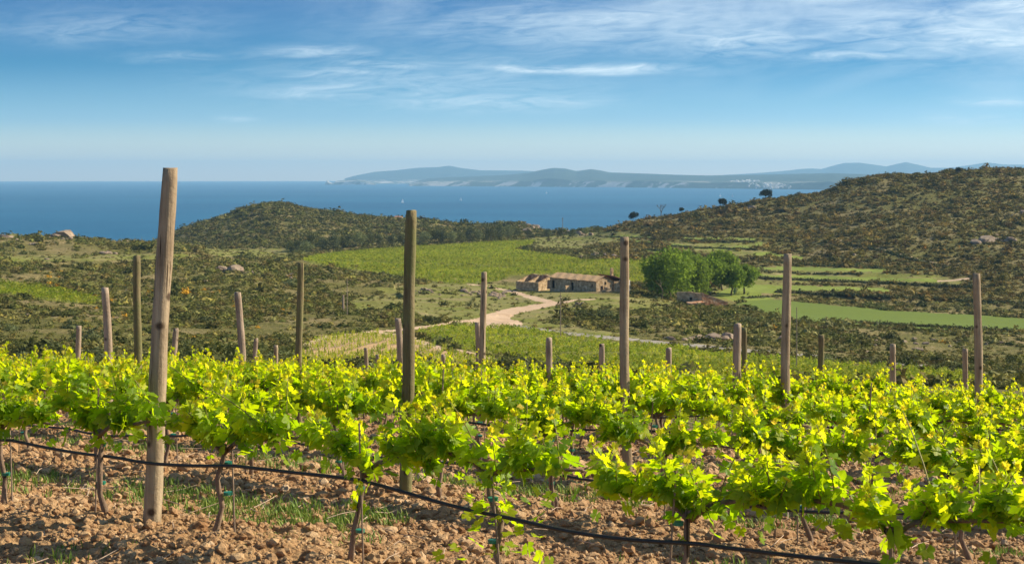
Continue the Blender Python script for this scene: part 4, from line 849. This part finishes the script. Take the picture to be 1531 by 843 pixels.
def bare_tree(name, px, py, h, seed, label, mat, lo, fan=.5, thick=.12, twigs=True):
    x, y, z = ground_hit(px, py, lo); rng = random.Random(seed); mb = MB()
    def grow(p, d, l, r, dep):
        e = p+d*l; mid = p+d*l*.5+np.array([rng.uniform(-.06, .06)*l for _ in range(3)]); mb.tube([p, mid, e], [r, r*.8, r*.6], 5)
        if dep <= 0: return
        for i in range(rng.choice((2, 3))):
            nd = d+np.array([rng.uniform(-1, 1), rng.uniform(-1, 1), rng.uniform(-.2, .5)])*fan; nd /= np.linalg.norm(nd); grow(e, nd, l*rng.uniform(.55, .8), r*.58, dep-1)
    grow(np.array([0, 0, -.2]), np.array([.08, 0, 1.0]), h*.38, thick, 4 if twigs else 3); o = mb.build(name, mat, None, False, (x, y, z)); set_props(o, label, 'tree'); return o
bare_tree('dead_tree', 988, 323, 10.0, 3, 'bare dead tree with pale branches on the ridge skyline', M['bark'], 800, .8, .42)
bare_tree('bare_shrub', 990, 451, 8.0, 4, 'leafless brown shrubby tree in front of the largest green tree', M['bark'], 300, .7, .16)
bare_tree('dead_tree', 1358, 325, 7, 5, 'pale dead leaning trunk on the right hillside', M['post_grey'], 500, .3, .13, False)

# ------------------------------------------------------------------ farmhouse and ruins
def house_frame(P, Q):   # P,Q plan points of the long front wall (left end, right end)
    P = np.array(P); Q = np.array(Q); d = Q-P; L_ = np.linalg.norm(d); return P, d/L_, L_
FA = math.atan2(440-459, 26.1-12.2)
fx, fy = 26.1, 440.0
def wall_mesh(mb, poly, th, origin, rz):   # extrude a polygon given in local (along x, z) by th in local +y
    n = len(poly); cs, sn = math.cos(rz), math.sin(rz); V = []
    for yy in (0, th):
        for (a, b) in poly: V.append((origin[0]+a*cs-yy*sn, origin[1]+a*sn+yy*cs, origin[2]+b))
    import mathutils
    tri = mathutils.geometry.tessellate_polygon([[Vector((a, b, 0)) for a, b in poly]])
    Fs_ = [list(t) for t in tri]+[[i+n for i in t[::-1]] for t in tri]+[[i, (i+1) % n, (i+1) % n+n, i+n] for i in range(n)]
    mb.add(V, Fs_)
def farmhouse():
    zg = -(437.5-Y0)*440/F; zl = Hp(12.2, 459)
    root = empty('stone_farmhouse', (fx, fy, zg), FA)       # local x: along the long wall towards the lit gable (x=0 at gable corner, wall extends to -x); local y: behind
    Ln, Wd, He, Hr = 23.5, 6.6, 3.4, 4.75
    b = MB(); dz = -1.5
    doors = [(-21.8, 0, 1.6, 2.6), (-12.0, .0, 1.4, 2.5)]; wins = [(-2.2, 1.6, .8, .9)]
    # front wall with openings: piers and lintels
    xs = -Ln
    ops = sorted([(c-w/2, c+w/2, z0, z0+h) for c, z0, w, h in doors+wins])
    for (a, c, z0, z1) in ops:
        b.box(((xs+a)/2, .25, (He+dz)/2), (a-xs, .5, He-dz)); b.box(((a+c)/2, .25, (z1+He)/2), (c-a, .5, He-z1)); b.box(((a+c)/2, .25, (dz+z0)/2), (c-a, .5, z0-dz-.001) ); xs = c
    b.box((xs/2, .25, (He+dz)/2), (-xs, .5, He-dz))
    b.box((-Ln/2, Wd-.25, (He+dz)/2), (Ln, .5, He-dz))
    # gables (x = 0 and x = -Ln), set between front and back wall
    for gx in (-.5, -Ln):
        n0 = [(.5, dz), (Wd-.5, dz), (Wd-.5, He+.2), (Wd/2, Hr-.12), (.5, He+.2)]; V = [(gx+t, p, q) for t in (0, .5) for p, q in n0]
        b.add(V, [[4, 3, 2], [4, 2, 1], [4, 1, 0], [5, 6, 7], [5, 7, 9], [7, 8, 9]]+[[i, (i+1) % 5, (i+1) % 5+5, i+5] for i in range(5)])
    wall = b.build('wall', M['stone'], root)
    for (c, z0, w, h) in doors: d = MB(); d.box((c, .38, z0+h/2), (w-.02, .08, h-.02)); d.build('door', M['dark'], root)
    for (c, z0, w, h) in wins: d = MB(); d.box((c, .38, z0+h/2), (w-.02, .08, h-.02)); d.build('window', M['dark'], root)
    for (yy, zz, w, h) in ((3.6, 2.3, .6, .9), (2.2, .2, .9, 1.8)): d = MB(); d.box((.02, yy, zz+h/2), (.08, w, h)); d.build('window' if w < .8 else 'door', M['dark'], root)
    # tiled roof: two slopes made of barrel-tile ridges
    rmb = MB()
    nx = 118
    for sgn, y0, y1 in ((1, -.35, Wd/2), (-1, Wd+.35, Wd/2)):
        V = []; sl_ = (Hr-He)/(Wd/2)
        ye = np.linspace(y0, y1, 9)
        for yy in ye:
            zz = He+.08+(yy*sl_ if sgn > 0 else (Wd-yy)*sl_)+.14
            for i in range(nx): V.append((-Ln-.25+(Ln+.5)*i/(nx-1), yy+.02*math.sin(i*3.7), zz+.05*(i % 2)+.05*math.sin(i*.31+yy)-.06*math.sin(math.pi*i/(nx-1))))
        Fq = [[j*nx+i, j*nx+i+1, (j+1)*nx+i+1, (j+1)*nx+i] for j in range(8) for i in range(nx-1)]; rmb.add(V, Fq)
        V2 = [(v[0], v[1], v[2]-.16) for v in V]; rmb.add(V2, [f[::-1] for f in Fq])
    rf = rmb.build('roof', M['tiles'], root)
    # rear wing with old dark roof, chimney on it
    w2 = MB(); w2.box((-3.2, Wd+2.6, (3.2+dz)/2), (7.5, 5.0, 3.2-dz)); w2.build('rear_wing', M['stone'], root)
    V = [(-7.3, Wd-.1, 5.15), (.9, Wd-.1, 5.0), (.9, Wd+5.4, 3.25), (-7.3, Wd+5.4, 3.3)]; r2 = MB(); r2.add(V+[(a, b_, c-.2) for a, b_, c in V], [[0, 1, 2, 3], [7, 6, 5, 4], [0, 4, 5, 1], [1, 5, 6, 2], [2, 6, 7, 3], [3, 7, 4, 0]])
    rr = r2.build('rear_roof', M['darktiles'], root)
    ch = MB(); ch.box((-1.6, Wd+1.0, 5.9), (.75, .75, 2.3)); ch.box((-1.6, Wd+1.0, 7.1), (.95, .95, .14)); ch.build('chimney', M['stone'], rr)
    wt = MB(); wt.box((1.1, Wd+3.9, 1.4), (2.6, 2.4, 4.2), 0); wt.build('white_annex', M['plaster'], root); dd = MB(); dd.box((2.42, Wd+3.9, 1.5), (.06, .8, 1.6)); dd.build('window', M['dark'], root)
    pr = MB(); pr.box((2.1, 1.2, .1), (2.6, .4, 1.9)); pr.box((3.2, 2.3, .1), (.4, 1.8, 1.9)); pr.box((1.6, 3.2, .5), (1.6, 1.6, 2.4)); pr.build('porch_wall', M['stone'], root)
    dp = MB(); dp.box((2.42, 3.2, .6), (.05, .7, 1.1)); dp.build('door', M['dark'], root)
    pw = MB(); pw.box((-10.0, -3.4, .4), (.5, 2.0, 2.6), .1, jit=.15); pw.build('buttress', M['stone'], root)
    ew = MB(); ew.box((-Ln-1.6, 1.6, .9), (2.6, .5, 3.0), .3, jit=.4); ew.box((-Ln-.6, 4.6, .9), (.5, 4.0, 3.2), 0, jit=.3); ew.build('broken_wall', M['redstone'], root)
    set_props(root, 'long low stone farmhouse with orange tiled roof and chimney in the valley', 'farmhouse')
farmhouse()
def ruin():
    x0, y0 = (771.6-CX)/F*468, 468.0; x1, y1 = (805-CX)/F*462, 462.0; z = -(427-Y0)*465/F; rz = math.atan2(y1-y0, x1-x0); L_ = math.hypot(x1-x0, y1-y0)
    root = empty('roofless_ruin', (x0, y0, z), rz); h = 1.25; dp = 6.5
    f = MB(); wall_mesh(f, [(0, -1.5), (L_, -1.5), (L_, h*.95), (L_*.6, h), (L_*.3, h*.93), (0, h)], .5, (0, 0, 0), 0); f.build('front_wall', M['stone'], root)
    b_ = MB(); wall_mesh(b_, [(.5, -1), (L_-.5, -1), (L_-.5, 2.9), (L_*.8, 3.3), (L_*.5, 3.1), (L_*.2, 3.4), (.5, 3.2)], .5, (0, dp, 0), 0); b_.build('back_wall', M['redstone'], root)
    for xx in (0, L_*.48, L_-.5):
        s = MB(); V = [(xx+t, p, q) for t in (0, .5) for p, q in ((.503, -1.5), (dp-.003, -1.5), (dp-.003, 3.0), (3.4, 1.8), (.503, h))]
        s.add(V, [[4, 3, 2], [4, 2, 1], [4, 1, 0], [5, 6, 7], [5, 7, 9], [7, 8, 9]]+[[i, (i+1) % 5, (i+1) % 5+5, i+5] for i in range(5)]); s.build('side_wall', M['stone'], root)
    set_props(root, 'roofless stone ruin with two open rooms left of the farmhouse', 'ruin')
ruin()
def shed():
    x, y, z = ground_hit(1050, 457, 300); root = empty('stone_shed_ruin', (x, y, z), R(20))
    a = MB(); wall_mesh(a, [(0, -2), (8.4, -2), (8.4, .6), (4, 2.2), (0, 3.6)], .6, (0, 0, 0), 0); a.build('side_wall', M['redstone'], root)
    V = [(-.1, -.08, 3.66), (8.5, -.08, .62), (8.5, .68, .62), (-.1, .68, 3.66)]; c = MB(); c.add(V+[(p, q, r+.16) for p, q, r in V], [[3, 2, 1, 0], [4, 5, 6, 7], [0, 1, 5, 4], [1, 2, 6, 5], [2, 3, 7, 6], [3, 0, 4, 7]]); c.build('coping', M['stone'], root)
    bw = MB(); wall_mesh(bw, [(0, -2), (7.9, -2), (7.9, 3.5), (4, 3.9), (0, 3.7)], .5, (-5.2, 6.2, 0), R(-50)); bw.build('back_wall', M['stone'], root)
    d = MB(); d.box((-2.45, 2.55, 1.9), (.7, .3, .9), R(-50)); d.build('window', M['dark'], root)
    r = MB(); r.box((-2.6, -.9, .4), (4.6, 2.2, 1.5), R(-6), jit=.8); r.build('collapsed_roof', M['redstone'], root)
    set_props(root, 'red brown stone shed ruin with sloping wall top in front of the green trees', 'ruin')
shed()
def hill_house():
    x, y, z = ground_hit(596, 328, 900); root = empty('hill_house', (x, y, z-.5)); root.scale = (.62, .62, .62); a = MB(); a.box((0, 0, 1.6), (11, 7, 4.2)); a.build('wall', M['plaster'], root)
    V = [(-6, -4, 3.6), (6, -4, 3.6), (6, 4, 3.6), (-6, 4, 3.6), (-5.5, 0, 5.4), (5.5, 0, 5.4)]; r = MB(); r.add(V, [[0, 1, 5, 4], [2, 3, 4, 5], [1, 2, 5], [3, 0, 4], [3, 2, 1, 0]]); r.build('roof', mat_plain('red_roof', (.40, .20, .13)), root)
    w = MB(); w.box((-2, -3.52, 2.0), (1.2, .08, 1.3)); w.build('window', M['dark'], root); w = MB(); w.box((2.5, -3.52, 2.0), (1.2, .08, 1.3)); w.build('window', M['dark'], root)
    set_props(root, 'small white house with red roof on the crest of the left hill', 'house')
hill_house()

# ------------------------------------------------------------------ rocks
def rock_mesh(seed, sub=ICO3):
    rs = np.random.RandomState(seed); V, T = sub; nrm = rs.normal(0, 1, (7, 3)); nrm /= np.linalg.norm(nrm, axis=1)[:, None]; cut = rs.uniform(.55, .9, 7)
    V = V*1.0
    for k_, c_ in zip(nrm, cut):
        dd = V@k_-c_; V = V-np.clip(dd, 0, None)[:, None]*k_
    V = V*(1+.12*(fbm(V[:, 0]*2+seed, V[:, 1]*2+V[:, 2]*3, 3, seed)-.5))[:, None]
    return mesh_np('boulder', V, [T], M['rock'], False)
RM = [rock_mesh(700+i, ICO2) for i in range(7)]
def rocks(cx, cy, sx_, sy_, n, s, label, group, lo=130, pale=False):
    rs = np.random.RandomState(int(cx*3+cy))
    for i in range(n):
        x, y, z = ground_hit(cx+rs.normal(0, sx_), cy+rs.normal(0, sy_), lo); q = .62*s*rs.lognormal(0, .45)
        o = link('boulder', RM[rs.randint(0, 7)], None, (x, y, z+q*.1)); o.scale = (q*rs.uniform(.9, 1.6), q, q*rs.uniform(.5, .8)); o.rotation_euler = (rs.normal(0, .15), rs.normal(0, .15), rs.uniform(0, 6)); set_props(o, label, 'boulder', group)
rocks(13, 357, 8, 1.5, 4, 2.0, 'pale boulder on the left slope crest at the left edge', 'boulders on the crest at the left edge')
rocks(75, 355, 5, 1.5, 4, 2.2, 'pale boulder on the left slope crest above the sea', 'boulders on the left crest')
rocks(102, 357, 6, 1.5, 5, 2.1, 'pale brown boulder right of the crest boulders over the sea', 'second cluster of boulders on the left crest')
rocks(54, 366, 4, 1.2, 4, 1.5, 'small rock below the left crest', 'rocks below the left crest'); rocks(155, 380, 6, .8, 4, 1.8, 'brown rock slab beside the grass strip on the left slope', 'rock slabs by the left grass strip')
rocks(160, 360, 25, 1.5, 8, 1.2, 'rock scattered along the left crest near the tallest post', 'scattered rocks on the left crest')
rocks(335, 403, 12, 2.5, 12, 1.5, 'rock of the outcrop right of the tallest post', 'outcrop rocks right of the tallest post'); rocks(375, 408, 12, 2, 9, 1.3, 'rock of the outcrop left of the lone slim post', 'outcrop rocks left of the slim post')
rocks(432, 412, 8, 2, 6, 1.3, 'rock near the lone slim greenish post', 'rocks by the slim greenish post'); rocks(572, 413, 3, .8, 2, 1.9, 'pale smooth boulder at the lower edge of the big vineyard', 'pale boulders at the vineyard edge')
rocks(640, 436, 9, 3, 12, 1.0, 'reddish rubble rock left of the road bend', 'rubble rocks left of the road bend'); rocks(700, 438, 14, 2, 22, .8, 'rubble stone of the long heap beside the dirt road', 'rubble stones beside the dirt road'); rocks(745, 442, 9, 3, 22, 1.0, 'pale rubble stone in the inside of the dirt road bend', 'pale stones inside the road bend')
rocks(695, 421, 7, 1, 8, 1.0, 'stone of the small pile above the dirt road', 'stones of the small pile above the road'); rocks(890, 384, 17, 2.5, 30, 1.5, 'brown stone of the big rubble mound at the vineyard edge', 'stones of the rubble mound in the vineyard')
rocks(868, 457, 5, 1.2, 6, 1.0, 'pale rock among scrub below the farmhouse', 'pale rocks below the farmhouse'); rocks(1055, 507, 22, 1.8, 16, 1.3, 'grey flat rock of the outcrop above the grey road', 'flat outcrop rocks above the grey road')
rocks(1480, 362, 13, 5, 16, 1.9, 'pale boulder of the outcrop on the right hillside', 'outcrop boulders on the right hill'); rocks(1525, 320, 6, 3, 6, 1.8, 'boulder at the right edge of the hill', 'boulders at the right edge of the hill')
rocks(787, 343, 12, 3.5, 26, 3.2, 'grey rock of the rocky headland before the sea', 'rocks of the rocky headland', 900); rocks(862, 349, 12, 1.2, 14, 2.2, 'grey rock on the low shore saddle', 'rocks on the shore saddle', 900)
rocks(1125, 312, 14, 2, 12, 1.5, 'pale rock on the ridge below the largest pine', 'pale rocks below the largest pine', 600); rocks(1310, 268, 5, 1, 3, 2.0, 'pale rock on the upper right ridge', 'rocks on the upper right ridge', 600)
rocks(945, 336, 8, 1, 5, 1.4, 'rock at the left foot of the ridge', 'rocks at the foot of the ridge', 600); rocks(1150, 385, 120, 14, 16, 1.0, 'small pale rock scattered on the terraces', 'small rocks on the terraces', 500); rocks(1350, 515, 90, 8, 22, .8, 'pale stone among scrub below the crop field', 'stones below the crop field')
rocks(200, 450, 130, 30, 26, .65, 'small pale stone scattered over the left slope', 'small stones on the left slope', 150); rocks(700, 353, 8, .8, 6, 1.6, 'rock behind the big vineyard', 'rocks behind the big vineyard', 800)
# weathered rubble of the near vineyard edge
rocks(790, 530, 20, 1.5, 10, .5, 'brown clod heap stone beside the lower track', 'heap stones beside the lower track', 120)

# ------------------------------------------------------------------ utility poles, boats, village
def pole(px, py, h, r, label, cross=False, lo=130, mat='post_grey'):
    x, y, z = ground_hit(px, py, lo); root = empty('utility_pole', (x, y, z)); a = MB(); a.tube([(0, 0, -.5), (.02, 0, h)], [r, r*.7], 8); a.build('pole', M[mat], root)
    if cross: c = MB(); c.tube([(-1.0, 0, h*.93), (1.0, 0, h*.93)], r*.6, 6); c.tube([(-.8, 0, h*.82), (.8, 0, h*.82)], r*.5, 6); c.build('crossarm', M[mat], root)
    set_props(root, label, 'pole')
pole(841, 350, 13, .22, 'thin utility pole with crossarms on the shore saddle', True, 900); pole(838, 508, 8.5, .09, 'thin dark pole beside the grey road', False, 150); pole(519, 470, 8, .10, 'thin pole on the left slope above the striped vines', False, 150)
pole(1191, 550, 7.5, .07, 'thin pole by the grey road on the right', False, 130)
pole(513, 466, 3.8, .3, 'short pale stub on the left slope', False, 150)
def boat(px, py, s, label, lean=0):
    D = 100*F/(py-Y0); x = (px-CX)/F*D; root = empty('sailboat', (x, D, -100), random.uniform(-.6, .6)); root.scale = (s, s, s)
    h = MB(); V = []; 
    for t in np.linspace(0, 1, 7):
        w = 1.6*math.sin(math.pi*min(t*.62+.34, 1)); xx = -5+10*t
        V += [(xx, -w, 1.1), (xx, 0, -.4), (xx, w, 1.1)]
    h.add(V, [[i*3+j, i*3+j+1, (i+1)*3+j+1, (i+1)*3+j] for i in range(6) for j in (0, 1)]+[[i*3, (i+1)*3, (i+1)*3+2, i*3+2] for i in range(6)]); h.build('hull', M['hull'], root)
    m_ = MB(); m_.tube([(.5, 0, .5), (.5, 0, 14.5)], .12, 6); m_.build('mast', M['hull'], root)
    s1 = MB(); s1.add([(.3, .05, 2), (-4.6, .9, 2.1), (.3, .05, 14), (-2.0, .7, 7)], [[0, 1, 3], [0, 3, 2]]); s1.build('main_sail', M['sail'], root); s2 = MB(); s2.add([(.8, .05, 13), (4.9, .05, 1.4), (.9, .9, 1.8)], [[0, 1, 2]]); s2.build('jib', M['sail'], root)
    set_props(root, label, 'sailboat', 'sailboats on the bay')
boat(602, 303.5, 1.25, 'white sailboat on the blue bay above the tall greenish post'); boat(689, 300, 1.1, 'smaller white sailboat right of the brightest sailboat')
boat(817, 290, 1.3, 'faint tiny sailboat near the middle of the bay below the cliffs'); boat(1077, 294, 1.1, 'tiny sailboat left of a pair close to the ridge'); boat(1095, 294.5, 1.1, 'tiny sailboat right of a pair close to the ridge')
def village():
    pxs, ts, X, D, Z = FAR['coastal_cliffs']; b = MB(); b.box((0, 0, 4), (14, 12, 14)); V = [(-8, -7, 11), (8, -7, 11), (8, 7, 11), (-8, 7, 11), (-7.5, 0, 14.5), (7.5, 0, 14.5)]; b.add(V, [[0, 1, 5, 4], [2, 3, 4, 5], [1, 2, 5], [3, 0, 4]])
    me = b.mesh('village_house', M['plaster']); rs = np.random.RandomState(8)
    for i in range(110):
        if i < 75: px = rs.uniform(1096, 1182); t = rs.uniform(.005, .05) if px > 1130 else rs.uniform(.01, .35)*(1.0 if px < 1130 else .4)
        else: px = rs.uniform(1100, 1135); t = rs.uniform(.03, .25)
        j = int(np.argmin(abs(pxs-px))); i2 = int(np.argmin(abs(ts-t))); o = link('village_house', me, None, (X[i2, j]+rs.uniform(-35, 35), D[i2, j]+rs.uniform(-10, 10), Z[i2, j]-2)); o.rotation_euler = (0, 0, rs.uniform(-.5, .5)); q = rs.uniform(.5, 1.0); o.scale = (q, q, q*rs.uniform(.7, 1.3))
        set_props(o, 'tiny white house of the town on the far shore', 'house', 'white houses of the far coastal town')
village()
print('vines', vcount)
